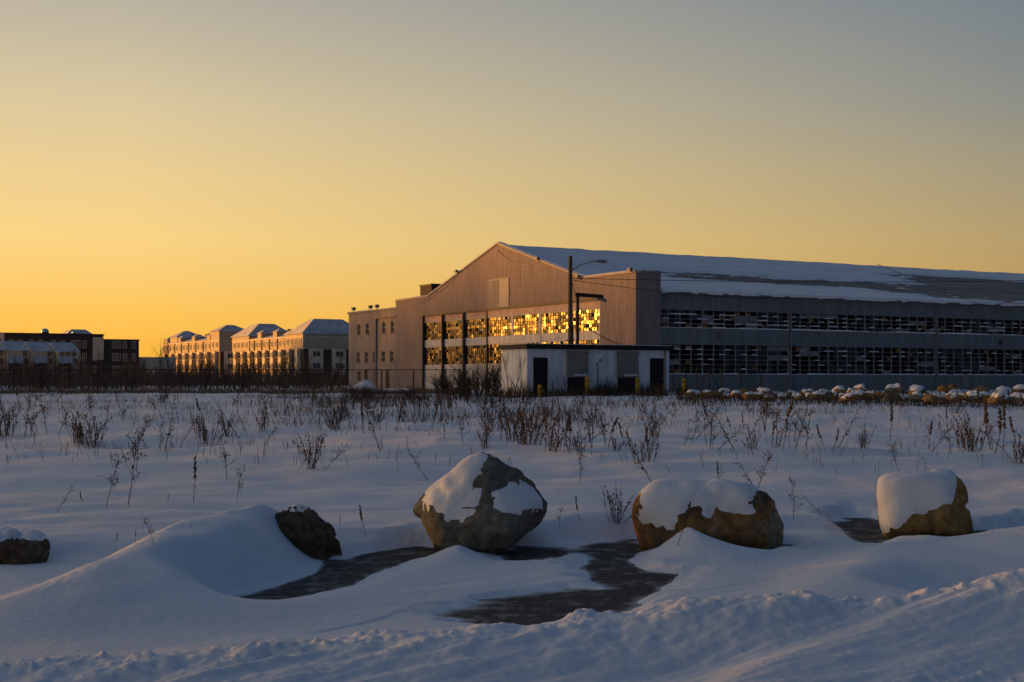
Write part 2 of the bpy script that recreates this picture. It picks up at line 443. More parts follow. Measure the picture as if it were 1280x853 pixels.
def make_lot():
    xs = np.arange(-7, 8, .05); ys = np.arange(8.2, 16, .05)
    xx, yy = np.meshgrid(xs, ys); x, y = xx.ravel(), yy.ravel()
    z = H(x, y)
    nr, nc = xx.shape; i = np.arange(nr * nc).reshape(nr, nc)
    f = np.stack([i[:-1, :-1].ravel(), i[:-1, 1:].ravel(), i[1:, 1:].ravel(), i[1:, :-1].ravel()], 1)
    v = np.stack([x, y, np.zeros(len(x))], 1)
    me = bpy.data.meshes.new('pavement'); me.from_pydata(v.tolist(), [], f.tolist()); me.update()
    at = me.attributes.new('blown_snow', 'FLOAT', 'POINT')        # powder caught near the feather edge of the snow
    at.data.foreach_set('value', np.clip(1 + z / 0.030, 0, 1).astype(np.float32))
    link('pavement', me, m_asph, None, False, 'structure')
make_lot()

# ------------------------------------------------------------------ boulders
def rock_mat(name, ca, cb, cc, dark):
    m = bpy.data.materials.new(name); m.use_nodes = True
    n_, l_ = m.node_tree.nodes, m.node_tree.links
    p = n_['Principled BSDF']; p.inputs['Roughness'].default_value = 0.9; p.inputs['Specular IOR Level'].default_value = 0.2
    t = n_.new('ShaderNodeTexCoord')
    n1 = n_.new('ShaderNodeTexNoise'); n1.inputs['Scale'].default_value = 2.4; n1.inputs['Detail'].default_value = 9; n1.inputs['Roughness'].default_value = 0.62; n1.inputs['Distortion'].default_value = 0.8
    n2 = n_.new('ShaderNodeTexNoise'); n2.inputs['Scale'].default_value = 14; n2.inputs['Detail'].default_value = 8; n2.inputs['Roughness'].default_value = 0.7
    vo = n_.new('ShaderNodeTexVoronoi'); vo.feature = 'DISTANCE_TO_EDGE'; vo.inputs['Scale'].default_value = 2.2
    for k in (n1, n2, vo): l_.new(t.outputs['Object'], k.inputs['Vector'])
    r1 = n_.new('ShaderNodeValToRGB'); e = r1.color_ramp.elements
    e[0].position = 0.36; e[0].color = (*ca, 1); e[1].position = 0.66; e[1].color = (*cc, 1)
    q = e.new(0.52); q.color = (*cb, 1)
    l_.new(n1.outputs[0], r1.inputs[0])
    r2 = n_.new('ShaderNodeValToRGB'); e = r2.color_ramp.elements
    e[0].position = 0.38; e[0].color = (dark, dark, dark, 1); e[1].position = 0.62; e[1].color = (1, 1, 1, 1)
    l_.new(n2.outputs[0], r2.inputs[0])
    mx = n_.new('ShaderNodeMix'); mx.data_type = 'RGBA'; mx.blend_type = 'MULTIPLY'; mx.inputs[0].default_value = 1
    l_.new(r1.outputs[0], mx.inputs[6]); l_.new(r2.outputs[0], mx.inputs[7]); l_.new(mx.outputs[2], p.inputs['Base Color'])
    bp = n_.new('ShaderNodeBump'); bp.inputs['Strength'].default_value = 0.9; bp.inputs['Distance'].default_value = 0.03
    n3 = n_.new('ShaderNodeTexNoise'); n3.inputs['Scale'].default_value = 9; n3.inputs['Detail'].default_value = 10; n3.inputs['Roughness'].default_value = 0.7
    l_.new(t.outputs['Object'], n3.inputs['Vector'])
    l_.new(n3.outputs[0], bp.inputs['Height']); l_.new(bp.outputs[0], p.inputs['Normal'])
    return m
m_rock_grey = rock_mat('rock_grey_tan', (0.14, 0.13, 0.098), (0.23, 0.215, 0.165), (0.33, 0.31, 0.245), 0.55)
m_rock_rust = rock_mat('rock_rust', (0.15, 0.11, 0.07), (0.38, 0.18, 0.06), (0.38, 0.30, 0.19), 0.5)
m_rock_dark = rock_mat('rock_dark', (0.07, 0.055, 0.042), (0.15, 0.112, 0.075), (0.27, 0.21, 0.14), 0.45)
m_rock_brown = rock_mat('rock_brown', (0.09, 0.065, 0.042), (0.20, 0.135, 0.075), (0.34, 0.25, 0.15), 0.45)
m_rock_ochre = rock_mat('rock_ochre', (0.16, 0.10, 0.045), (0.40, 0.235, 0.08), (0.52, 0.34, 0.13), 0.55)
m_rock_tan = rock_mat('rock_tan', (0.16, 0.11, 0.06), (0.30, 0.20, 0.10), (0.40, 0.29, 0.16), 0.55)

def proj(p):
    return (640 + F * p.x / p.y, HZ - F * (p.z - EYE) / p.y)
def in_poly(pt, poly):
    x, y = pt; r = False; n = len(poly)
    for i in range(n):
        ax, ay = poly[i]; bx, by = poly[(i + 1) % n]
        if (ay > y) != (by > y) and x < (bx - ax) * (y - ay) / (by - ay) + ax: r = not r
    return r
def poly_d(pt, poly):
    x, y = pt; d = 1e9; n = len(poly)
    for i in range(n):
        ax, ay = poly[i]; bx, by = poly[(i + 1) % n]; ex, ey = bx - ax, by - ay
        t = max(0, min(1, ((x - ax) * ex + (y - ay) * ey) / (ex * ex + ey * ey + 1e-9)))
        d = min(d, math.hypot(x - ax - t * ex, y - ay - t * ey))
    return -d if in_poly(pt, poly) else d

def hull_planes(pts):
    bm = bmesh.new()
    for p in pts: bm.verts.new(p)
    r = bmesh.ops.convex_hull(bm, input=bm.verts)
    bm.normal_update()
    c = sum((Vector(p) for p in pts), Vector()) / len(pts)
    out = []
    for f in bm.faces:
        n = f.normal.copy()
        if n.length < 0.5: continue
        h = n.dot(f.calc_center_median() - c)
        if h < 0: n = -n; h = -h
        out.append((n, h))
    bm.free()
    return c, out

def rock_mesh(name, pts, sub=5, disp=0.03, seed=0, sharp=90.0, chips=16):
    c, pl = hull_planes(pts)
    rc = random.Random(seed * 17 + 5); arr = np.array([tuple(Vector(p) - c) for p in pts])
    for k in range(chips):
        n = Vector((rc.gauss(0, 1), rc.gauss(0, 1) - .3, rc.gauss(0, .6))).normalized()
        if n.z > .75: continue
        pl.append((n, float((arr @ np.array(n)).max()) * rc.uniform(.86, .96)))
    bm = bmesh.new(); bmesh.ops.create_icosphere(bm, subdivisions=sub, radius=1.0)
    P = np.array([v.co[:] for v in bm.verts]); P /= np.linalg.norm(P, axis=1)[:, None]
    Nn = np.array([n[:] for n, h in pl]); Hh = np.array([max(h, 1e-3) for n, h in pl])
    k = np.maximum(P @ Nn.T, 0) / Hh[None, :]
    inv = (k ** sharp).sum(1) ** (1 / sharp)          # soft maximum: rounded edges
    r = 1 / inv
    size = r.mean()
    off = Vector((seed * 3.7, seed * 1.3, seed * 2.1))
    for v, d, rr in zip(bm.verts, P, r):
        q = c + Vector(d) * rr
        e = mnoise.fractal((q - c) / size * 1.3 + off, 0.9, 2.1, 5) 
        e2 = mnoise.voronoi((q - c) / size * 1.6 + off)[0]
        e3 = abs(mnoise.fractal((q - c) / size * 3.0 - off, 0.8, 2.2, 4))
        w_ = Vector((mnoise.noise(q * 2.3 + off), mnoise.noise(q * 2.3 - off), mnoise.noise(q * 2.3 + off * 2))) * .25 * size
        cell = mnoise.voronoi((q - c + w_) / size * 2.1 + off)[1][0]
        cell2 = mnoise.voronoi((q - c + w_ * .6) / size * 4.6 - off)[1][0]
        stp = mnoise.cell(cell * 13.7) - .5; stp2 = mnoise.cell(cell2 * 17.3) - .5
        v.co = q + Vector(d) * (e * disp * 0.35 + stp * disp * 1.2 + stp2 * disp * .6 - e3 * disp * 0.5 - disp * .3)
    me = bpy.data.meshes.new(name); bm.normal_update(); bm.to_mesh(me); bm.free()
    return me

def snow_cap(name, rock_me, fn, thick, parent):
    """snow lying on the rock: the rock surface pushed out where fn(position, normal) says there is snow"""
    bm = bmesh.new(); bm.from_mesh(rock_me); bm.normal_update()
    t = {}
    new = {}
    for v in bm.verts:
        s = fn(v.co, v.normal)                   # -1 .. 1
        t[v.index] = s
        up = (v.normal * 0.8 + Vector((0, 0, 0.5))).normalized()
        new[v.index] = v.co + up * (thick * (0.7 + 1.1 * max(0.0, v.normal.z)) * max(-0.5, min(1.0, s)))
    kill = [f for f in bm.faces if all(t[v.index] < -0.45 for v in f.verts)]
    for v in bm.verts: v.co = new[v.index]
    bmesh.ops.delete(bm, geom=kill, context='FACES')
    bmesh.ops.smooth_vert(bm, verts=bm.verts, factor=0.5, use_axis_x=True, use_axis_y=True, use_axis_z=True)
    bmesh.ops.smooth_vert(bm, verts=bm.verts, factor=0.5, use_axis_x=True, use_axis_y=True, use_axis_z=True)
    me = bpy.data.meshes.new(name); bm.to_mesh(me); bm.free()
    return link(name, me, m_snow, parent, True)

def boulder(label, D, outline, front, m, snow_polys, depth, seed, disp, thick=0.035, top_snow=0.55):
    base = px(sum(p[0] for p in outline) / len(outline), HZ, D); base.z = 0.0
    root = thing('boulder', label, 'boulder', base, 0, 'boulders lined up along the lot')
    pts = []
    cx = sum(p[0] for p in outline) / len(outline); cy = sum(p[1] for p in outline) / len(outline)
    for x, y in outline:
        pts.append(px(x, y, D) - base)
        q = px(cx + (x - cx) * 0.78, cy + (y - cy) * 0.86, D + depth); pts.append(q - base)
    for x, y, dy in front:
        pts.append(px(x, y, D + dy) - base)
    for x, y in outline:                              # buried foot
        if y > cy + 10: pts.append(px(cx + (x - cx) * .9, y + 14, D) - base)
    me = rock_mesh('rock', pts, 5, disp, seed)
    o = link('rock', me, m, root, True)
    def fn(co_, n):
        p = co_ + base
        nz = 0.35 * mnoise.fractal(p * 7, 0.8, 2, 4) + 0.22 * mnoise.noise(p * 22)
        if n.y < 0.25:
            q = proj(p)
            s = min(poly_d(q, sp) for sp in snow_polys) if snow_polys else 99
            v = -s / 5.0
        else:
            v = (n.z - top_snow + 0.5 - 0.35) * 4
        return max(-1, min(1, v + nz))
    snow_cap('snow_cap', me, fn, thick, root)
    return root

boulder('broad dark grey boulder with a flat snow cap, its flank free of drifts', 11.6,
        [(-50, 700), (-42, 672), (0, 663), (38, 669), (60, 673), (66, 690), (60, 706), (30, 716), (-30, 718)],
        [(-30, 690, -.3), (20, 680, -.35), (50, 690, -.3), (20, 712, -.3)], m_rock_dark,
        [[(-60, 690), (-50, 655), (0, 655), (50, 664), (62, 675), (40, 676), (20, 672), (-10, 680), (-20, 700)]], 0.7, 1, 0.024)
boulder('small round brown boulder half buried in a long smooth snowdrift', 12.35,
        [(318, 670), (334, 640), (362, 630), (392, 635), (415, 652), (430, 676), (432, 696), (416, 708), (385, 708), (340, 700)],
        [(345, 660, -.25), (380, 655, -.35), (405, 675, -.3), (410, 700, -.2), (380, 690, -.3)], m_rock_brown,
        [[(310, 660), (330, 622), (365, 622), (392, 634), (380, 639), (362, 637), (348, 642), (338, 650)]], 0.5, 2, 0.02, 0.014)
boulder('large pointed grey boulder with two patches of snow on its sloping faces', 12.75,
        [(512, 640), (518, 616), (546, 593), (566, 584), (597, 561), (612, 561), (650, 591), (674, 606), (690, 634), (682, 654), (662, 668), (636, 694), (562, 694), (531, 676)],
        [(526, 640, -.22), (560, 646, -.42), (600, 632, -.42), (640, 646, -.46), (674, 640, -.2), (548, 684, -.38), (640, 688, -.34), (600, 690, -.42), (606, 572, -.06), (606, 600, -.26)], m_rock_grey,
        [[(528, 622), (534, 604), (562, 588), (588, 568), (606, 562), (609, 574), (599, 592), (585, 613), (600, 606), (604, 611), (597, 632), (591, 640), (576, 650), (560, 648), (551, 640), (531, 637)],
         [(613, 614), (630, 611), (641, 600), (656, 605), (671, 612), (683, 628), (681, 637), (660, 642), (642, 648), (626, 645), (619, 632)],
         [(610, 564), (617, 569), (622, 580), (616, 579)]], 0.7, 3, 0.026, 0.016)
boulder('long low rust stained boulder under a thick rounded snow blanket', 12.95,
        [(787, 664), (786, 626), (796, 613), (820, 604), (838, 606), (880, 609), (920, 607), (960, 613), (976, 626), (984, 655), (986, 680), (950, 694), (850, 696), (792, 680)],
        [(800, 640, -.3), (845, 640, -.42), (900, 640, -.42), (950, 635, -.36), (975, 650, -.2), (800, 675, -.3), (860, 672, -.42), (930, 668, -.4), (960, 686, -.2), (920, 612, -.15), (820, 610, -.1)], m_rock_rust,
        [[(797, 632), (803, 612), (822, 603), (840, 602), (885, 600), (935, 604), (950, 613), (942, 622), (939, 634), (946, 647), (925, 641), (905, 641), (897, 633), (893, 640), (884, 652), (874, 640), (876, 631), (862, 634), (850, 646), (845, 662), (828, 660), (800, 652)]], 0.75, 4, 0.024, 0.04)
boulder('squared ochre boulder shaped like a block with snow over its front and top', 14.05,
        [(1088, 612), (1096, 597), (1150, 590), (1197, 591), (1209, 606), (1215, 640), (1219, 664), (1190, 674), (1098, 676), (1090, 640)],
        [(1097, 606, -.3), (1150, 600, -.34), (1194, 602, -.3), (1194, 640, -.42), (1200, 668, -.35), (1100, 640, -.34), (1105, 670, -.3), (1150, 665, -.42)], m_rock_ochre,
        [[(1094, 604), (1098, 592), (1150, 585), (1197, 588), (1196, 612), (1191, 628), (1166, 638), (1141, 645), (1128, 655), (1126, 668), (1100, 668), (1097, 640), (1093, 620)]], 0.8, 5, 0.018, 0.03)

# rubble row in front of the hangar's long side
def far_rock_proto(seed, sx, sy, sz):
    r_ = random.Random(seed)
    pts = []
    for i in range(16):
        a = r_.uniform(0, 2 * math.pi); e = r_.uniform(-0.5, 1.2)
        pts.append(Vector((math.cos(a) * math.cos(e) * sx * r_.uniform(.8, 1.1), math.sin(a) * math.cos(e) * sy * r_.uniform(.8, 1.1), sz * 0.55 + math.sin(e) * sz * 0.6)))
    return rock_mesh('rock', pts, 3, 0.07, seed, 60)
PROTO = [far_rock_proto(s, 0.7, 0.5, 0.75) for s in (11, 12, 13)] + [far_rock_proto(s, 0.95, 0.6, 0.7) for s in (14, 15)]
PCAP = []
for k, me in enumerate(PROTO):
    tmp = snow_cap('snow_cap', me, lambda c_, n_: max(-1, min(1, (n_.z - 0.55) * 3 + 0.5 * mnoise.noise(c_ * 4))), 0.09, None)
    PCAP.append(tmp.data); bpy.data.objects.remove(tmp)
m_rocks = [m_rock_tan, m_rock_ochre, m_rock_grey]
ROCKLAB = ['tan rock with a snow cap in the rubble row by the hangar', 'ochre rock with a snow cap in the rubble row by the hangar', 'grey rock with a snow cap in the rubble row by the hangar']
rr = random.Random(5)
rock_spots = []
for x in range(866, 1292, 14): rock_spots.append((x + rr.uniform(-5, 5), 61 - (x - 866) * .020 + rr.uniform(-1, 1), rr.uniform(.55, .8) + (x - 866) * .0005))
for x in range(874, 1292, 19): rock_spots.append((x + rr.uniform(-6, 6), 65 - (x - 866) * .018 + rr.uniform(-1, 1), rr.uniform(.6, .95) + (x - 866) * .0004))
for x in range(1045, 1290, 34): rock_spots.append((x + rr.uniform(-8, 8), 67 - (x - 866) * .014 + rr.uniform(-1, 1), rr.uniform(.95, 1.3)))
for i, (x, D, sc) in enumerate(rock_spots):
    k = rr.randrange(5); mi = rr.choices([0, 1, 2], [4, 3, 2])[0]
    X_ = (x - 640) / F * D
    root = thing('rubble_rock', ROCKLAB[mi], 'rock', (X_, D, hz(X_, D) - 0.12 * sc), rr.uniform(0, 6.28), 'rubble rocks along the hangar')
    root.scale = (sc, sc, sc)
    me = PROTO[k]
    o = link('rock', me, None, root, True)
    if not me.materials: me.materials.append(m_rocks[0])
    o.material_slots[0].link = 'OBJECT'; o.material_slots[0].material = m_rocks[mi]
    if rr.random() < 0.85:
        link('snow_cap', PCAP[k], None, root, True)
    else:
        root['label'] = ROCKLAB[mi].replace('with a snow cap ', 'bare of snow ')
#--HANGAR--
GA = R(29.7)                               # the street grid the hangar, gatehouse and flats share
ES, EC = math.sin(GA), math.cos(GA)
# materials of the buildings
m_conc = mat('stained_concrete', (0.235, 0.19, 0.188), var=0.25, scale=0.9, stretch=(3, 3, 0.35), bump=0.3, bscale=12)
m_conc2 = mat('weathered_render', (0.26, 0.23, 0.22), var=0.25, scale=0.7, stretch=(2, 2, 0.5), bump=0.25, bscale=12)
m_side = mat('grey_panel', (0.175, 0.195, 0.205), var=0.22, scale=0.8, stretch=(2, 2, 0.35), bump=0.2, bscale=10)
m_door = mat('chalky_door_paint', (0.62, 0.59, 0.56), var=0.22, scale=1.2, stretch=(3, 3, 0.4))
m_lint = mat('pink_primer', (0.52, 0.38, 0.31), var=0.25, scale=1.4)  # warm light on the lintel strip is put into this pink
m_dark = mat('dark_steel', (0.035, 0.033, 0.032), rough=0.6, var=0.3, scale=5)
m_black = mat('black_paint', (0.012, 0.011, 0.011), rough=0.7, var=0.2, scale=5)
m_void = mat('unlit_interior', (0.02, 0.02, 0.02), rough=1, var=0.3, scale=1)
m_roof = mat('roof_felt', (0.24, 0.205, 0.19), var=0.35, scale=0.25, stretch=(0.4, 2, 2), bump=0.3, bscale=8)
m_white = mat('white_wall_paint', (0.68, 0.71, 0.73), var=0.22, scale=1.1, stretch=(3, 3, .35), bump=.2, bscale=20)
m_trim = mat('cream_trim', (0.45, 0.39, 0.34), var=0.1, scale=2)
m_shutter = mat('grey_shutter', (0.24, 0.225, 0.20), var=0.15, scale=3)
m_yellow = mat('yellow_paint', (0.60, 0.38, 0.03), var=0.15, scale=6)
m_glow = mat('amber_window_film', (0.034, 0.026, 0.007), rough=0.20, var=0.6, scale=1.5, metal=0.85, spec=0.5)  # amber of the reflected sky is put into the glass tint
m_dull = mat('dull_amber_pane', (0.22, 0.165, 0.06), rough=.6, var=.4, scale=1.5)  # matte amber standing in for the duller sky reflection
m_glass = mat('dirty_glass', (0.02, 0.02, 0.022), rough=0.3, var=0.4, scale=2, spec=0.35)
m_pane = mat('window_glass', (0.05, 0.05, 0.055), rough=0.06, var=0.2, scale=2, spec=0.8)
m_wood = mat('pole_wood', (0.09, 0.07, 0.055), var=0.3, scale=4, stretch=(6, 6, .5))
m_galv = mat('galvanised_steel', (0.16, 0.16, 0.165), rough=0.6, var=0.15, scale=6, metal=0.2)
m_brick = mat('brown_brick', (0.062, 0.049, 0.044), var=0.3, scale=4)
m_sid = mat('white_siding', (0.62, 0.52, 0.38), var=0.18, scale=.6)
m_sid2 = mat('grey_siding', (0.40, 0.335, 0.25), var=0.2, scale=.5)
m_mull = mat('grey_mullion', (0.24, 0.235, 0.235), var=0.2, scale=3)
m_metal = mat('bright_vent_metal', (0.7, 0.68, 0.65), rough=0.16, var=0.05, scale=4, metal=1.0)

m_board = mat('grey_board', (0.22, 0.21, 0.20), var=.3, scale=2)
m_glintpane = mat('rust_pane', (0.30, 0.15, 0.05), var=.4, scale=3)  # brown panes, with warm glints painted into their colour
def wall_open(mb, x0, x1, z0, z1, y0, y1, ops):
    xs = sorted({x0, x1, *[o[0] for o in ops], *[o[1] for o in ops]}); zs = sorted({z0, z1, *[o[2] for o in ops], *[o[3] for o in ops]})
    for a, b in zip(xs[:-1], xs[1:]):
        run = None
        for c, d in zip(zs[:-1], zs[1:]):
            mx_, mz = (a + b) / 2, (c + d) / 2
            hole = any(o[0] < mx_ < o[1] and o[2] < mz < o[3] for o in ops)
            if not hole: run = (run[0], d) if run else (c, d)
            if (hole or d == zs[-1]) and run:
                mb.box(a, b, y0, y1, run[0], run[1]); run = None
    return mb

P0 = (9.9, 110.0)
def t_of(x):                               # along the gable front for a photo column
    a = (x - 640) / F; return (P0[0] - P0[1] * a) / (ES + EC * a)
def zf(x, y):                              # height on the gable front
    return (HZ - y) * (P0[1] + EC * t_of(x)) / F + 1.0
HB = 0.6
hangar = thing('hangar', 'large weathered aircraft hangar with gabled concrete front and snowy roof', 'hangar', (P0[0], P0[1], HB), GA)

prof = [(0, 9.6), (7.4, 9.6), (8.6, 9.85), (22.7, 13.8), (36.4, 9.95), (37.6, 9.6), (45.4, 9.5)]
MB().prism([(0, -.3), (5.2, -.3), (5.2, 7.65), (39, 7.65), (39, -.3), (45.4, -.3)] + list(reversed(prof)), 0, 0.5, 0).build('gable_wall', m_conc, hangar)
mb = MB()
for (a, za), (b, zb) in zip(prof[:-1], prof[1:]):
    mb.add([(-.12, a, za), (.6, a, za), (.6, b, zb), (-.12, b, zb), (-.12, a, za + .16), (.6, a, za + .16), (.6, b, zb + .16), (-.12, b, zb + .16)],
           [(0, 3, 2, 1), (4, 5, 6, 7), (0, 1, 5, 4), (1, 2, 6, 5), (2, 3, 7, 6), (3, 0, 4, 7)])
mb.build('coping', m_trim, hangar)
mb = MB()
for (a, za), (b, zb) in zip(prof[:-1], prof[1:]):
    mb.add([(-.05, a, za + .16), (.55, a, za + .16), (.55, b, zb + .16), (-.05, b, zb + .16), (.1, a, za + .24), (.4, a, za + .24), (.4, b, zb + .24), (.1, b, zb + .24)],
           [(0, 3, 2, 1), (4, 5, 6, 7), (0, 1, 5, 4), (1, 2, 6, 5), (2, 3, 7, 6), (3, 0, 4, 7)])
mb.build('snow_line', m_snow, hangar)
MB().box(0.5, 2.45, 0, 0.55, -.3, 9.6).box(0.5, 2.5, -.05, .6, 9.6, 9.72).build('corner_pylon', m_conc, hangar)
MB().box(0.5, 2.45, 44.85, 45.4, -.3, 9.5).build('corner_pylon', m_conc, hangar)
LEN = 100.0
# long side: three bands of wall between two bands of glazing
SY0, SY1 = 0.62, 0.95
for n_, z0, z1 in (('base_wall', -.3, 1.45), ('spandrel_wall', 3.9, 5.28), ('eaves_wall', 6.75, 8.2)):
    MB().box(2.45, LEN, SY0, SY1, z0, z1).build(n_, m_side, hangar)
bays = [2.45, 16.6, 34.2, 51.6, 69, 86.4, LEN]
rw = random.Random(3)
for bi, (a, b) in enumerate(zip(bays[:-1], bays[1:])):
    for (z0, z1, rows_) in ((1.45, 3.9, 6), (5.28, 6.75, 4)):
        fr = MB(); gl = MB(); snw = MB()
        a0, b0 = a + 0.12, b - 0.12
        nm = max(1, round((b0 - a0) / 1.12)); wm = (b0 - a0) / nm; rh = (z1 - z0) / rows_
        for i in range(nm + 1):
            x_ = a0 + i * wm; t_ = 0.04 if i % 4 else 0.07
            fr.box(x_ - t_, x_ + t_, 0.70, 0.80, z0, z1)
        for j in range(1, rows_):
            fr.box(a0, b0, 0.715, 0.785, z0 + j * rh - .025, z0 + j * rh + .025)
        for i in range(nm * 2):
            for j in range(rows_):
                q = rw.random(); miss = 0.62 + .45 * math.sin(i * .31 + bi * 1.7 + rows_)
                x0_ = a0 + i * wm / 2 + .02; x1_ = x0_ + wm / 2 - .04; za = z0 + j * rh + .03; zb = za + rh - .06
                if q > miss:
                    t1, t2 = rw.uniform(-.02, .02), rw.uniform(-.02, .02)
                    gl.add([(x0_, .75 - t1, za), (x1_, .75 + t1, za), (x1_, .75 + t1 + t2, zb), (x0_, .75 - t1 + t2, zb)], [(0, 1, 2, 3)])
                if rw.random() < (0.16 if rows_ == 6 else 0.34):
                    snw.box(x0_, x1_, 0.66, .715, za - .03, za + rw.uniform(.02, .07))
        x_ = a0
        while x_ < b0:
            x2 = min(b0, x_ + rw.uniform(.5, 2.4))
            snw.box(x_, x2, SY0 - .02, .70, z0, z0 + rw.uniform(.03, .13)); x_ = x2
        bds = MB(); wrm = MB()
        for q_ in range(3 + int(rw.random() * 4)):
            i = rw.randrange(nm); j = rw.randrange(rows_); k2 = rw.randint(1, 2)
            bds.box(a0 + i * wm + .05, a0 + min(nm, i + k2) * wm - .05, .735, .745, z0 + j * rh + .03, z0 + (j + 1) * rh - .03)
        for q_ in range((26 if rows_ == 4 and bi == 0 else 9) if bi < 3 else 0):
            i = rw.randrange(nm * 2); j = rw.randrange(rows_)
            wrm.box(a0 + i * wm / 2 + .06, a0 + (i + 1) * wm / 2 - .06, .76, .77, z0 + j * rh + .05, z0 + (j + 1) * rh - .08)
        wn = fr.build('window_band', m_mull, hangar)
        bds.build('boards', m_board, wn, kind='stuff')
        if wrm.v: wrm.build('amber_scraps', m_glintpane, wn, kind='stuff')
        gl.build('panes', m_glass, wn, kind='stuff')
        snw.build('snow_ledge', m_snow, wn, kind='stuff')
    if bi:
        MB().box(a - .07, a + .07, SY0 - .08, SY1, -.3, 8.2).build('pilaster', m_side, hangar)
        MB().tube([(a, SY0 - .16, -.2), (a, SY0 - .16, 8.1)], .05).build('downpipe', m_mull, hangar)
# far walls and floor close the shed; the far long wall keeps one strip of openings
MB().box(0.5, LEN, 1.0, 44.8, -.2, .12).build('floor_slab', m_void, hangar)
ops = [(60 + i * 1.3, 61.1 + i * 1.3, 5.55, 6.15) for i in range(0, 26) if i % 5 != 3]
wall_open(MB(), 0.5, LEN, -.3, 8.2, 44.5, 44.85, ops).build('far_wall', m_side, hangar)
MB().prism([(0, -.3), (45, -.3), (45, 8), (22.7, 13.5), (0, 8)], LEN, LEN + .4, 0).build('end_wall', m_side, hangar)
def roof_z(y):
    y = np.where(np.asarray(y) > 22.7, 45.4 - np.asarray(y), y)
    return np.interp(y, [0.2, 8.0, 22.7], [8.2, 9.5, 13.6])
rp_ = [(0.25, 8.22), (8, 9.5), (22.7, 13.6), (37.4, 9.5), (45.15, 8.22)]
MB().prism(rp_ + [(45.15, 8.05), (37.4, 9.3), (22.7, 13.4), (8, 9.3), (0.25, 8.05)], 0.52, LEN + .5, 0).build('roof', m_roof, hangar)
# snow lying on the roof, blown thin in long streaks and gone towards the far end
def roof_snow():
    xs = np.arange(0.55, 88, 0.28); ys = np.concatenate([np.arange(0.12, 22.6, 0.16), [22.7]])
    xx, yy = np.meshgrid(xs, ys)
    s = yy / 22.7
    n1 = fbm(xx * 0.10 + 3, yy * 0.55, 4, 201, .55); n2 = fbm(xx * 0.35, yy * 1.4, 4, 211, .6)
    th = 0.16 + 0.05 * n2
    c = 0.60 - 0.0035 * xx; wdt = 0.03 + 0.0022 * xx
    strk = np.exp(-((s - c + .03 * n1) / wdt) ** 2) * sm((xx - 2) / 14)
    th = th - strk * (0.24 + 0.15 * n1)
    gone = sm((xx - 38 + 9 * n1) / 9) * sm((0.84 - s + .05 * n1) / 0.09)
    keep = 0.16 + 0.08 * n2
    th = th * (1 - gone) + gone * (-0.12 + 0.11 * n2 + 0.05 * n1)
    th = th - 0.16 * sm((strk + gone) * 1.5) * np.abs(fbm(xx * 0.5, yy * 3.2, 4, 221, .65)) * (1 - gone * .4)
    th = np.clip(th, -0.08, 0.2)
    edge = sm((yy - 0.05) / 0.5) * 0.5 + 0.5
    zz = roof_z(yy) + th * edge
    nr, nc = xx.shape
    v = np.stack([xx.ravel(), yy.ravel(), zz.ravel()], 1)
    i = np.arange(nr * nc).reshape(nr, nc)
    f = np.stack([i[:-1, :-1].ravel(), i[:-1, 1:].ravel(), i[1:, 1:].ravel(), i[1:, :-1].ravel()], 1)
    tv = th.ravel(); keepf = (tv[f] > -0.05).any(1)
    me = bpy.data.meshes.new('roof_snow'); me.from_pydata(v.tolist(), [], f[keepf].tolist()); me.update()
    link('roof_snow', me, m_snow, hangar, True)
    lip = MB()
    x_ = 2.6
    while x_ < 62:
        x2 = x_ + rw.uniform(.3, 1.6); t_ = rw.uniform(.02, .17)
        lip.prism([(0.10, 8.2 - t_), (0.32, 8.21), (0.32, 8.34), (0.12, 8.32)], x_, x2, 0); x_ = x2
    lip.build('eaves_snow', m_snow, hangar, kind='stuff')
roof_snow()
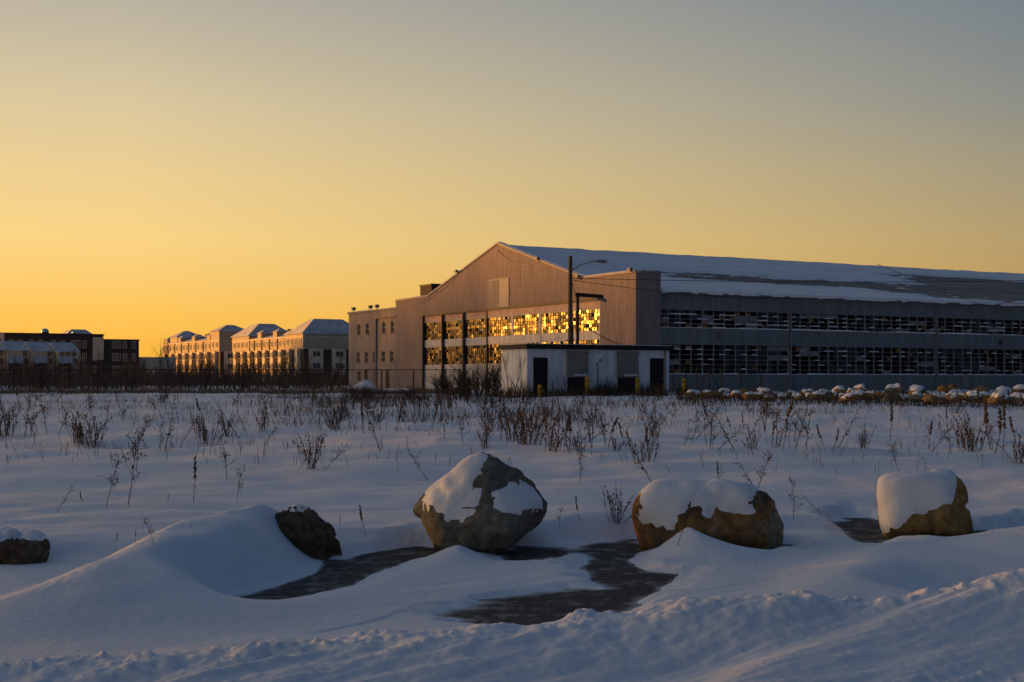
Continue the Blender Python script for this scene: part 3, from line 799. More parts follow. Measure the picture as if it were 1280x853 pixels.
# sliding door leaves in the gable opening
leaves = [(39, 34.5), (34.5, 29.9), (29.9, 25.0), (25.0, 20.05), (20.05, 15.1), (15.1, 10.15), (10.15, 5.2)]
for k, (b, a) in enumerate(leaves):
    xf = 0.22 if k < 3 else 0.06
    for z0, z1 in ((2.56, 4.36), (5.12, 6.95)):
        pass
    lf = MB()
    wall_open(lf, a, b, -.2, 6.98, xf, xf + .12, [(a + .18, b - .18, 2.56, 4.36), (a + .18, b - .18, 5.12, 6.92)])
    lf.v = [(y_, x_, z_) for x_, y_, z_ in lf.v]
    leaf = lf.build('door_leaf', m_door, hangar)
    MB().box(xf - .02, xf + .12, a, b, 6.98, 7.65).build('lintel_panel', m_lint, hangar)
    if k < 3:
        MB().box(-.04, .34, b - .24, b - .02, -.2, 7.65).build('door_post', m_dark, hangar)
    elif k == 3:
        MB().box(-.04, .2, b - .2, b - .02, -.2, 7.65).build('door_post', m_dark, hangar)
    for wi, (z0, z1) in enumerate(((2.56, 4.36), (5.12, 6.92))):
        fr = MB(); gl = MB(); bd = MB(); dl = MB()
        nc_ = max(4, round((b - a - .36) / .42)); wc = (b - a - .36) / nc_; nr_ = 6; rh = (z1 - z0) / nr_
        xg = xf + .05
        for i in range(nc_ + 1): fr.box(xg - .03, xg + .04, a + .18 + i * wc - .022, a + .18 + i * wc + .022, z0, z1)
        for j in range(nr_ + 1): fr.box(xg - .025, xg + .035, a + .18, b - .18, z0 + j * rh - .02, z0 + j * rh + .02)
        for i in range(nc_):
            for j in range(nr_):
                y0_ = a + .18 + i * wc + .02; y1_ = y0_ + wc - .04; za = z0 + j * rh + .02; zb = za + rh - .04
                q = rw.random(); pm = (0.32 if k < 3 else 0.10) if wi else 0.40
                t1, t2 = rw.gauss(0, .004), rw.gauss(0, .004)
                V = [(xg - t1, y0_, za), (xg + t1, y1_, za), (xg + t1 + t2, y1_, zb), (xg - t1 + t2, y0_, zb)]
                if q > pm and rw.random() < .24: dl.add(V, [(0, 3, 2, 1)])
                elif q > pm: gl.add(V, [(0, 3, 2, 1)])
                elif q > pm * .35: bd.add(V, [(0, 3, 2, 1)])
        wd = fr.build('sash', m_dark, leaf)
        gl.build('amber_panes', m_glow, leaf, kind='stuff')
        dl.build('dull_panes', m_dull, leaf, kind='stuff')
        if bd.v: bd.build('dark_panes', m_glass, leaf, kind='stuff')
# lintel track, loft hatch, floodlights, swagged cable
MB().box(-.16, 0.0, 4.9, 39.3, 7.62, 7.8).build('door_track', m_dark, hangar)
hb = MB().box(-.07, .02, 20.5, 20.62, 7.8, 10.4).box(-.07, .02, 24.38, 24.5, 7.8, 10.4).box(-.07, .02, 20.5, 24.5, 10.4, 10.52)
hatch = hb.build('loft_hatch', m_trim, hangar)
MB().box(-.05, .02, 22.45, 24.38, 7.82, 10.4).build('hatch_leaf', m_conc2, hatch)
MB().box(-.035, .02, 20.62, 22.4, 7.82, 10.4).build('hatch_leaf', m_trim, hatch)
def flood(y, z, parent, x=-.25):
    g = MB().box(x - .2, x + .08, y - .2, y + .2, z - .03, z + .2).tube([(x, y, z), (.1, y, z - .25)], .04).build('floodlight', m_galv, parent)
for t_, z_ in ((30.65, 11.7), (14.9, 11.75), (8.2, 9.7), (0.4, 9.75)): flood(t_, z_, hangar)
sw = [(-.06, y_, np.interp(y_, [14.9, 18.8, 22.7], [11.6, 11.0, 13.3]) - .0) for y_ in np.linspace(22.7, 14.9, 3)]
def sag(a, b, s, n=9):
    a = Vector(a); b = Vector(b)
    return [a.lerp(b, i / (n - 1)) - Vector((0, 0, s * 4 * (i / (n - 1)) * (1 - i / (n - 1)))) for i in range(n)]
MB().tube(sag((-.06, 22.7, 13.2), (-.06, 15, 11.6), .75), .035, 4).build('wall_cable', m_trim, hangar)
MB().tube(sag((-.06, 45.2, 9.3), (-.06, 31, 11.4), 1.1), .03, 4).build('wall_cable', m_trim, hangar)
MB().box(3.3, 5.7, 43.4, 46.2, 7.0, 11.3).build('stair_head', m_brick, hangar)
MB().box(3.2, 5.8, 43.3, 46.3, 11.3, 11.45).build('stair_head_roof', m_dark, hangar)
# wall lamp and leader box on the long side
u_of = lambda x, D0=P0[1], X0=P0[0]: ((D0 * (x - 640) / F) - X0) / (EC - ES * (x - 640) / F)
uu = u_of(905)
MB().box(uu - .18, uu + .18, SY0 - .35, SY0, 4.75, 5.0).box(uu - .1, uu + .1, SY0 - .22, SY0, 4.55, 4.75).build('wall_lamp', m_galv, hangar)
uu = u_of(1257)
MB().box(uu - .2, uu + .2, SY0 - .12, SY0, 4.4, 4.7).build('vent_box', m_dark, hangar)
uu = u_of(1213)
MB().box(uu - .45, uu + .45, SY0 - .1, SY0, .3, 1.3).build('hatch_panel', m_mull, hangar)

# ------------------------------------------------------------------ office wing
wing = thing('office_wing', 'flat roofed grey rendered annex with small tall windows attached to the hangar', 'building', (P0[0], P0[1], HB), GA)
wins = []
for zx, cols in ((0, (100, 140, 220, 262)), (1, (97, 135, 175, 217, 258)), (2, (100, 180))):
    for c_ in cols:
        x_ = 420 + c_ / 3.877; t_ = t_of(x_)
        z0, z1 = ((6.15, 7.45), (2.95, 4.2), (0.9, 2.0))[zx]
        wins.append((t_ - .48, t_ + .48, z0, z1))
doors = [(t_of(420 + c_ / 3.877) - .55, t_of(420 + c_ / 3.877) + .55, -.1, 2.15) for c_ in (135, 240)]
mb = wall_open(MB(), 45.42, 59.2, -.3, 8.7, 0.3, 0.7, wins + doors)
mb.v = [(y_, x_, z_) for x_, y_, z_ in mb.v]
mb.box(.7, 14, 58.8, 59.2, -.3, 8.7).box(13.6, 14, 45.5, 58.8, -.3, 8.7)
mb.build('wall', m_conc2, wing)
MB().box(.15, 14.1, 45.42, 59.35, 8.7, 8.9).build('parapet', m_conc2, wing)
MB().box(.7, 13.6, 45.5, 58.8, 8.3, 8.5).build('roof', m_roof, wing)
MB().box(.2, 13.9, 45.5, 59.2, 8.9, 8.97).build('snow_layer', m_snow, wing)
for a, b, z0, z1 in wins:
    o = MB().box(.42, .5, a, a + .08, z0, z1).box(.42, .5, b - .08, b, z0, z1).box(.42, .5, a + .08, b - .08, z0, z0 + .08).box(.42, .5, a + .08, b - .08, z1 - .08, z1).box(.42, .48, a + .08, b - .08, (z0 + z1) / 2 - .03, (z0 + z1) / 2 + .03).build('window', m_trim, wing)
    MB().box(.46, .475, a + .08, b - .08, z0 + .08, z1 - .08).build('pane', m_pane, o)
    MB().box(.2, .45, a - .06, b + .06, z0 - .1, z0).build('sill', m_conc2, o)
for a, b, z0, z1 in doors:
    MB().box(.45, .55, a, b, z0, z1).build('door', m_dark, wing)
tp = t_of(467.7)
MB().box(.12, .3, tp - .12, tp + .12, 0, 7.9).build('downpipe', m_conc, wing)
MB().box(.0, .3, 45.6, tp, 7.85, 8.02).build('ledge', m_conc2, wing)
for t_ in (t_of(439), t_of(460), t_of(468), t_of(494)):
    MB().box(.1, .5, t_ - .2, t_ + .2, 9.1, 9.45).box(.26, .34, t_ - .05, t_ + .05, 8.8, 9.1).build('floodlight', m_galv, wing)

# ------------------------------------------------------------------ gatehouse
GB = 0.62
gate = thing('gatehouse', 'low white flat roofed gatehouse with black fascia and two grey shutters', 'building', (0.85, 77, GB), GA)
ug = lambda x: ((77 * (x - 640) / F) - .85) / (EC - ES * (x - 640) / F)
zg = lambda x, y: (HZ - y) * (77 + ES * ug(x)) / F + EYE - GB
d1 = (ug(665.6), ug(686.5), 0.05, 2.28); d2 = (ug(811.5), ug(831.5), 0.05, 2.3)
w1 = (ug(709), ug(733), 0.25, 1.6); w2 = (ug(772), ug(795.5), 0.25, 1.6)
GW = ug(836.5)
wall_open(MB(), 0, GW, -.3, 2.72, 0, .2, [d1, d2, w1, w2]).box(0, .2, .2, 2.93, -.3, 2.72).box(GW - .2, GW, .2, 2.93, -.3, 2.72).box(.2, GW - .2, 2.73, 2.93, -.3, 2.72).build('wall', m_white, gate)
MB().box(-.18, GW + .18, -.2, 3.1, 2.72, 2.98).build('roof_fascia', m_black, gate)
MB().box(-.1, GW + .1, -.12, 3.0, 2.98, 3.02).build('snow_layer', m_snow, gate)
for d in (d1, d2):
    dd = MB().box(d[0] + .04, d[1] - .04, .1, .15, d[2], d[3] - .04).build('door', m_black, gate)
    MB().box(d[0] - .05, d[0] + .04, -.02, .12, 0, d[3] + .05).box(d[1] - .04, d[1] + .05, -.02, .12, 0, d[3] + .05).box(d[0] + .04, d[1] - .04, -.02, .12, d[3] - .04, d[3] + .05).build('frame', m_white, dd)
    MB().box(d[1] - .2, d[1] - .14, .04, .1, 1.0, 1.12).build('handle', m_galv, dd)
for q in (w1, w2):
    MB().box(q[0], q[1], .14, .17, q[2], q[3]).build('window', m_glass, gate)
    sh = MB()
    for j in range(10): sh.box(q[0] - .06, q[1] + .06, -.14 + (j % 2) * .012, -.05, 1.12 + j * .142, 1.12 + j * .142 + .138)
    sh = sh.build('shutter', m_shutter, gate)
    MB().box(q[0] - .12, q[1] + .12, -.2, -.02, 2.53, 2.62).build('shutter_hood', m_shutter, sh)
    MB().box(q[0] + .35, q[1] - .05, -.19, -.145, 1.2, 1.3).build('shutter_bar', m_white, sh)
lx = ug(746.5)
o = MB().box(lx - .2, lx + .2, -.22, 0, 1.98, 2.45).build('meter_box', m_white, gate)
MB().box(lx - .02, lx + .16, -.24, -.22, 2.02, 2.18).build('meter_label', m_shutter, o)
MB().tube([(GW - .35, -.06, 0), (GW - .35, -.06, 2.7)], .04, 6).build('downpipe', m_galv, gate)
MB().tube([(lx, -.05, 0), (lx, -.05, 1.98)], .025, 5).build('conduit', m_galv, gate)
ub = lambda x, off=-1.0: (ug(x), off)
def to_w(lx_, ly_, base=(0.85, 77)):
    return (base[0] + EC * lx_ - ES * ly_, base[1] + ES * lx_ + EC * ly_)
for k, (x, lab) in enumerate(((734, 'yellow bollard at the shutter beside the meter box'), (797, 'yellow bollard at the gatehouse shutter with no meter box beside it'), (854.5, 'yellow bollard standing alone past the gatehouse corner'), (675, 'dull yellow bollard in front of the doorway by the shrubs'))):
    X_, Y_ = to_w(ug(x), -1.1); X_ = (x - 640) / F * Y_
    p = thing('bollard', lab, 'bollard', (X_, Y_, hz(X_, Y_) - .1), 0, 'yellow bollards by the gatehouse')
    hgt = 1.15 if k < 3 else .8
    MB().tube([(0, 0, 0), (0, 0, hgt - .08), (0, 0, hgt - .03), (0, 0, hgt)], [.13, .13, .10, .04], 10).build('post', m_yellow, p)
    MB().tube([(0, 0, hgt - .25), (0, 0, hgt - .2)], [.134, .134], 10).build('band', m_dark, p)

# ------------------------------------------------------------------ poles and wires
pb = px(713, HZ, 86); pb.z = 0.5
pole = thing('utility_pole', 'tall wooden utility pole with a street lamp arm behind the gatehouse', 'utility pole', pb)
MB().tube([(0, 0, 0), (0, 0, 4.5), (0, 0, 8.85)], [.17, .15, .12], 8).build('post', m_wood, pole)
MB().tube([(0, 0, 7.9), (.7, -.1, 8.3), (1.5, -.2, 8.5), (2.0, -.25, 8.48)], .035, 5).build('lamp_arm', m_galv, pole)
MB().tube([(1.55, -.2, 8.47), (1.75, -.22, 8.5), (2.1, -.25, 8.47), (2.3, -.27, 8.42)], [.05, .1, .11, .03], 8).build('lamp_head', m_galv, pole)
MB().box(-.25, .25, -.16, -.1, 3.5, 3.6).box(-.14, .14, -.28, -.16, 4.35, 4.5).build('cable_bracket', m_dark, pole)
MB().tube([(.17, -.1, 0), (.16, -.08, 4.4)], .03, 4).build('riser_pipe', m_dark, pole)
gb_ = px(722, HZ, 85.2); gb_.z = .5
gal = thing('lamp_gallows', 'black square arm lamp post shaped like a gallows beside the utility pole', 'lamp post', gb_)
MB().tube([(0, 0, 0), (0, 0, 6.35)], .10, 6).build('post', m_black, gal)
MB().add([(-.12, -.1, 6.25), (1.6, -.1, 6.15), (1.6, .1, 6.15), (-.12, .1, 6.25), (-.12, -.1, 6.5), (1.6, -.1, 6.36), (1.6, .1, 6.36), (-.12, .1, 6.5)], [(0, 3, 2, 1), (4, 5, 6, 7), (0, 1, 5, 4), (1, 2, 6, 5), (2, 3, 7, 6), (3, 0, 4, 7)]).build('arm', m_black, gal)
MB().tube([(1.2, 0, 6.14), (1.55, 0, 6.1), (1.72, 0, 6.0), (1.78, 0, 5.9)], [.09, .12, .1, .04], 7).build('lamp_head', m_galv, gal)
def wire(a, b, s, lab, r=.018):
    tag(MB().tube(sag(a, b, s, 17), r, 4).build('overhead_wire', m_black), lab, 'wire')
def hs(x, z, off=-.1):                    # point on the long side of the hangar
    u = u_of(x); return (P0[0] + EC * u - ES * off, P0[1] + ES * u + EC * off, HB + z)
wire((pb.x, 86, 7.95), px(1420, 348, 96), .25, 'upper overhead wire running level from the utility pole across the roof')
wire((pb.x, 86, 7.85), hs(1000, 8.0), .35, 'lower overhead wire dropping from the utility pole to the hangar eaves')
wire(hs(1232, 7.95), px(1096, 330, 100), .1, 'wire climbing from the far hangar eaves up past the roof ridge')
wire(hs(1234, 7.95), px(1420, 338, 110), .1, 'short wire leaving the far hangar eaves away from the utility pole')
wire((gb_.x, 85.2, 5.2), to_w(7.6, 1.5) + (3.55,), .1, 'slack cable slanting from the gallows lamp post to the gatehouse roof', .025)
wire((gb_.x, 85.2, 6.3), (pb.x, 86, 8.3), .1, 'short cable between utility pole and gallows lamp post', .02)

# ------------------------------------------------------------------ fences
def chain_fence(lab, pts, base_z, hgt, brace=()):
    p0 = Vector((pts[0][0], pts[0][1], base_z))
    root = thing('chain_link_fence', lab, 'fence', p0)
    mesh = MB(); rail = MB()
    for x_, y_ in pts:
        MB().tube([(x_ - p0.x, y_ - p0.y, -.2), (x_ - p0.x, y_ - p0.y, hgt + .05)], .045, 6).build('post', m_black, root)
    for (ax, ay), (bx, by) in zip(pts[:-1], pts[1:]):
        A = Vector((ax, ay, base_z)) - p0; B = Vector((bx, by, base_z)) - p0; ln = (B - A).length; d = (B - A) / ln
        MB().tube([A + Vector((0, 0, hgt)), B + Vector((0, 0, hgt))], .03, 5).build('top_rail', m_black, root)
        st = .16; q = -hgt
        while q < ln:
            for sgn in (1, -1):
                lo, hi = max(0, q), min(ln, q + hgt)
                if hi - lo > .05:
                    z0, z1 = (lo - q, hi - q) if sgn > 0 else (hgt - (lo - q), hgt - (hi - q))
                    a = A + d * lo + Vector((0, 0, z0)); b = A + d * hi + Vector((0, 0, z1))
                    o_ = Vector((0, 0, .0035))
                    mesh.add([a - o_, b - o_, b + o_, a + o_], [(0, 1, 2, 3)])
            q += st
    mesh.build('wire_mesh', m_black, root, kind='stuff')
    for (i, j) in brace:
        a = Vector((*pts[i], base_z)) - p0; b = Vector((*pts[j], base_z)) - p0
        MB().tube([a + Vector((0, 0, .1)), b + Vector((0, 0, hgt - .1))], .03, 5).build('brace', m_black, root)
    return root
fx = [-30, 17, 51, 86, 122, 158, 207, 257, 303, 349, 393, 433, 477, 517, 557, 575]
chain_fence('long black chain link fence running in front of the apartment blocks', [((x - 640) / F * 100, 100 - .0 * i) for i, x in enumerate(fx)], .58, 1.75)
fx = [(841, 97), (857, 98), (871, 99), (886, 100), (902, 101), (926, 102), (951, 103)]
chain_fence('short black chain link fence with diagonal braces beside the hangar long wall', [((x - 640) / F * D, D) for x, D in fx], .58, 1.95, ((2, 3), (4, 3)))

# ------------------------------------------------------------------ apartment blocks and houses
def ring(w_, h_, t=.1, d=.12):
    return MB().box(-d, .05, -w_ / 2, -w_ / 2 + t, 0, h_).box(-d, .05, w_ / 2 - t, w_ / 2, 0, h_).box(-d, .05, -w_ / 2 + t, w_ / 2 - t, 0, t).box(-d, .05, -w_ / 2 + t, w_ / 2 - t, h_ - t, h_).box(-d, .05, -.04, .04, t, h_ - t)
WM = {}
def window(parent, loc, face, w_=1.5, h_=1.5, frame=None):
    key = (round(w_, 2), round(h_, 2))
    if key not in WM:
        WM[key] = (ring(*key).mesh('window'), MB().box(-.06, -.04, -key[0] / 2 + .1, key[0] / 2 - .1, .1, key[1] - .1).mesh('pane'))
        WM[key][0].materials.append(m_sid); WM[key][1].materials.append(m_pane)
    o = link('window', WM[key][0], None, parent); o.location = loc
    o.rotation_euler = (0, 0, {'x': 0, 'y': R(90)}[face])
    link('pane', WM[key][1], None, o)
def hip(mb, x0, x1, y0, y1, z0, z1, inset, ov=.6):
    x0, x1, y0, y1 = x0 - ov, x1 + ov, y0 - ov, y1 + ov
    i = inset
    return mb.add([(x0, y0, z0), (x1, y0, z0), (x1, y1, z0), (x0, y1, z0), (x0 + i, y0 + i, z1), (x1 - i, y0 + i, z1), (x1 - i, y1 - i, z1), (x0 + i, y1 - i, z1)],
                  [(0, 3, 2, 1), (4, 5, 6, 7), (0, 1, 5, 4), (1, 2, 6, 5), (2, 3, 7, 6), (3, 0, 4, 7)])
m_snowroof = mat('thin_roof_snow', (0.52, 0.52, 0.54), var=0.25, scale=0.35, col2=(0.7, 0.7, 0.72))
def apartment(lab, loc, Lg, Wd, sc, towers, nb):
    a = thing('apartment_block', lab, 'building', (loc[0], loc[1], .55), GA)
    s = sc; e = 12.4 * s; st = 3.05 * s
    MB().box(0, Wd, 0, Lg, -.3, 3 * st).build('wall', m_brick, a)
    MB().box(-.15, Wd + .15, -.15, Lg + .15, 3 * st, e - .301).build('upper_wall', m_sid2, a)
    MB().box(-.3, Wd + .3, -.3, Lg + .3, 3 * st - .2, 3 * st - .003).build('string_course', m_trim, a)
    for vx, vy in ((Wd * .5, Lg * .35), (Wd * .45, Lg * .6), (Wd * .55, Lg * .72)): MB().box(vx - .5, vx + .5, vy - .5, vy + .5, e + 1.2, e + 2.9 * s).build('roof_vent', m_dark, a)
    rf = hip(MB(), 0, Wd, 0, Lg, e, e + 2.0 * s, Wd * .36).build('roof', m_snowroof, a)
    MB().box(-.5, Wd + .5, -.5, Lg + .5, e - .3, e - .002).build('cornice', m_sid, a)
    sp = Lg / nb
    for k in range(nb):
        yc = (k + .5) * sp
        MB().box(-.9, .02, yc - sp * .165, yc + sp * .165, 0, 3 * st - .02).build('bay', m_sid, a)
        for j in range(3): window(a, (-.93, yc, j * st + .9 * s), 'x', min(1.9, sp * .30), 1.5 * s)
        for q in (-.25, .25): window(a, (-.17, yc + q * sp, 3 * st + .8 * s), 'x', 1.5, 1.6 * s)
        for j in (1, 2):
            window(a, (-.02, yc + sp * .37, j * st + .9 * s), 'x', 1.0, 1.4 * s)
            bl = MB().box(-.75, .02, yc + sp * .2, yc + sp * .8, j * st - .1, j * st + .08).build('balcony', m_brick, a)
            rl = MB()
            for q in range(7): rl.box(-.72, -.68, yc + sp * (.21 + q * .095), yc + sp * (.21 + q * .095) + .05, j * st + .08, j * st + 1.0)
            rl.box(-.74, -.66, yc + sp * .2, yc + sp * .8, j * st + 1.0, j * st + 1.08).build('railing', m_dark, bl)
        MB().box(-.32, -.14, yc - sp * .5, yc - sp * .38, 3 * st, e - .31).build('pier', m_brick, a)
    for k in range(1, nb, 2):
        yc = (k + .5) * sp
        if any(y0 - 2 < yc < y1 + 2 for (_, _, y0, y1, _, _, _) in towers): continue
        dm = MB().box(.1, 3.5, yc - 1.5, yc + 1.5, e + .05, e + 1.5).build('dormer', m_sid2, a)
        hip(MB(), .1, 3.5, yc - 1.5, yc + 1.5, e + 1.5, e + 2.5, 1.5, .3).build('dormer_roof', m_snowroof, dm)
    n2 = 3; sp2 = Wd / n2
    for k in range(n2):
        xc = (k + .5) * sp2
        MB().box(xc - sp2 * .3, xc + sp2 * .3, -.7, .02, 0, 3 * st - .02).build('bay', m_sid, a)
        for j in range(3): window(a, (xc, -.73, j * st + .9 * s), 'y', 2.2, 1.5 * s)
        for q in (-.18, .18): window(a, (xc + q * sp2, -.17, 3 * st + .8 * s), 'y', 1.7, 1.6 * s)
    for (x0, x1, y0, y1, zt, z1, ins) in towers:
        MB().box(x0 - .4, x1 + .4, y0 - .4, y1 + .4, e - 3.2 * s if x0 < 1 else e, zt).build('tower_wall', m_sid2, a)
        hip(MB(), x0 - .4, x1 + .4, y0 - .4, y1 + .4, zt + .02, z1, ins).build('tower_roof', m_snowroof, a)
        nn = max(1, int((y1 - y0) / 3))
        for k in range(nn): window(a, (x0 - .42, y0 + (k + .5) * (y1 - y0) / nn, e - 2.2 * s), 'x', 1.5, 1.5 * s)
    return a
apartment('white and brick apartment block with broad hipped corner roof next to the hangar annex', (-53.4, 353), 56, 19, 1.0,
          [(0, 17, 0, 12, 12.9, 17.0, 5.5), (0, 13, 42, 56, 13.4, 17.2, 5.2)], 9)
apartment('white and brick apartment block with small square end towers, beyond its wider neighbour', (-92.3, 435), 66, 19, 1.11,
          [(0, 9, 0, 8, 16.4, 18.6, 4.3), (1, 9, 50, 58, 16.0, 18.2, 4.2)], 8)
# brick block with flat stepped roof
bb = thing('brick_block', 'long dark brick block with flat stepped roof and pale window bays', 'building', (-121, 315, .55), GA)
MB().box(-8, 27.0, 0, 14, -.3, 11.6).build('wall', m_brick, bb)
MB().box(27.0, 35.6, .4, 13.6, -.3, 10.55).build('low_wall', m_brick, bb)
MB().box(-8.2, 27.2, -.2, 14.2, 11.6, 11.95).build('cornice', m_dark, bb)
MB().box(27.22, 35.8, .2, 13.8, 10.55, 10.8).build('cornice', m_dark, bb)
MB().box(24.5, 27.0, -.5, .02, 5.8, 11.2).build('bay', m_sid, bb)
MB().box(-8, 4.5, -.35, .02, 5, 11.9).build('bay', m_sid, bb)
MB().box(35.6, 45, 1.5, 10, -.3, 6.6).build('side_wing', m_sid, bb)
hip(MB(), 19, 25, 2, 10, 11.95, 13.1, 1.5, .1).build('penthouse_roof', m_snowroof, bb)
MB().tube([(14, 2, 11.95), (14, 2, 12.6), (14, 2, 13.0), (14, 2, 13.15)], [.9, .9, .6, .15], 12).build('vent_dome', m_metal, bb, True)
MB().tube([(20.3, .8, 11.95), (20.3, .8, 12.3), (20.3, .8, 12.5), (20.3, .8, 12.6)], [.45, .45, .35, .1], 12).build('vent_dome', m_metal, bb, True)
for x_ in (15.5, 17.6, 20.1, 21.2, 22.6, 25.0, 29.6, 30.7, 32.2, 34.4, 6, 8, 10.5, 12.6):
    for z_ in (8.6, 5.6, 2.6):
        if x_ < 27 or z_ < 9: window(bb, (x_, -.03 if x_ < 27 else .37, z_), 'y', .95, 1.8)
for x_ in (-6.5, -4, -1.5, 1, 3.2): window(bb, (x_, -.38, 9), 'y', 1.2, 1.6)
# row of town houses
for k in range(4):
    o = (-107.8 + EC * (k * 4.6 - 1), 283 + ES * (k * 4.6 - 1))
    lab = ['white town house with snowy roof at the open end of its row', 'white town house with snowy roof, second from the open end of the row', 'white town house with snowy roof, next to the taller gable end house', 'white town house with snowy roof and broad side window wall ending the row'][k]
    o = (o[0] + ES * 1.7 * k, o[1] - EC * 1.7 * k)
    h_ = thing('town_house', lab, 'house', (o[0], o[1], .55), GA, 'town houses in a row')
    dz = -.12 * k
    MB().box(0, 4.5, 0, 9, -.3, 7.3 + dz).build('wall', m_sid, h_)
    MB().add([(-.15, -.5, 7.2 + dz), (4.65, -.5, 7.2 + dz), (4.0, 4.5, 9.3 + dz), (-.8, 4.5, 9.3 + dz), (-.15, 9.4, 7.2 + dz), (4.65, 9.4, 7.2 + dz)], [(0, 1, 2, 3), (3, 2, 5, 4), (0, 3, 4), (1, 5, 2), (0, 4, 5, 1)]).build('roof', m_snowroof, h_)
    MB().box(.2, 2.6, -1.6, 0.02, -.3, 4.6).build('porch', m_brick, h_)
    MB().add([(0, -2.0, 4.6), (2.9, -2.0, 4.6), (2.9, .02, 6.0), (0, .02, 6.0), (0, -2.0, 4.45), (2.9, -2.0, 4.45), (2.9, .02, 5.85), (0, .02, 5.85)], [(0, 1, 2, 3), (4, 7, 6, 5), (0, 4, 5, 1), (1, 5, 6, 2), (3, 2, 6, 7), (0, 3, 7, 4)]).build('porch_roof', m_snowroof, h_)
    for x_, z_ in ((3.6, 4.6), (3.6, 1.6), (3.4, 6.3)): window(h_, (x_, -.03, z_ - .4), 'y', 1.0, 1.4)
    window(h_, (1.3, -1.63, 2.2), 'y', 1.2, 1.4)
    if k == 3:
        for x_ in (1.0, 2.2): window(h_, (x_, -.03, 6.0), 'y', .8, 1.1)
# unseen houses added on the left as shade casters, the long ones kept low
def plain_house(lab, loc, rz, Lx, Ly, hgt, hip_h):
    h_ = thing('apartment_house', lab, 'building', (loc[0], loc[1], .5), rz, 'apartment houses up the road')
    MB().box(-Lx / 2, Lx / 2, -Ly / 2, Ly / 2, -.3, hgt).build('wall', m_brick, h_)
    hip(MB(), -Lx / 2, Lx / 2, -Ly / 2, Ly / 2, hgt, hgt + hip_h, Lx * .4).build('roof', m_snowroof, h_)
    n = int(Ly / 5)
    for k in range(n):
        for j in range(int(hgt / 3.05)): window(h_, (-Lx / 2 - .03, -Ly / 2 + (k + .5) * Ly / n, j * 3.05 + 1), 'x', 1.6, 1.5)
ps = Vector((-math.sin(SUN_AZ), math.cos(SUN_AZ))); pp = Vector((math.cos(SUN_AZ), math.sin(SUN_AZ)))
for k, (p_, s_, ln, hh, hp) in enumerate(((28, 225, 112, 6.6, 1.6), (122, 250, 82, 7.2, 1.6), (293, 385, 26, 17.5, 2))):
    c_ = pp * p_ + ps * s_
    plain_house(['long brick apartment house with snowy hipped roof up the road', 'shorter brick apartment house with snowy roof up the road', 'tall brick apartment house with snowy roof beyond the town houses'][k], c_, math.atan2(pp.y, pp.x) - math.pi / 2, 16, ln, hh, hp)
#--PLANTS--
m_stem = mat('dry_stem', (0.085, 0.058, 0.038), rough=0.9, var=0.35, scale=8)
m_seed = mat('dry_seed_head', (0.10, 0.068, 0.04), rough=0.95, var=0.4, scale=20)
m_twig = mat('bare_twig', (0.035, 0.026, 0.021), rough=0.9, var=0.3, scale=3)
m_brush = mat('brown_brush', (0.10, 0.068, 0.05), rough=0.95, var=0.5, scale=.12)
m_grass = mat('dead_grass', (0.17, 0.12, 0.07), rough=0.95, var=0.4, scale=2)
m_rust = mat('rust_brush', (0.06, 0.035, 0.022), rough=0.95, var=0.4, scale=1)

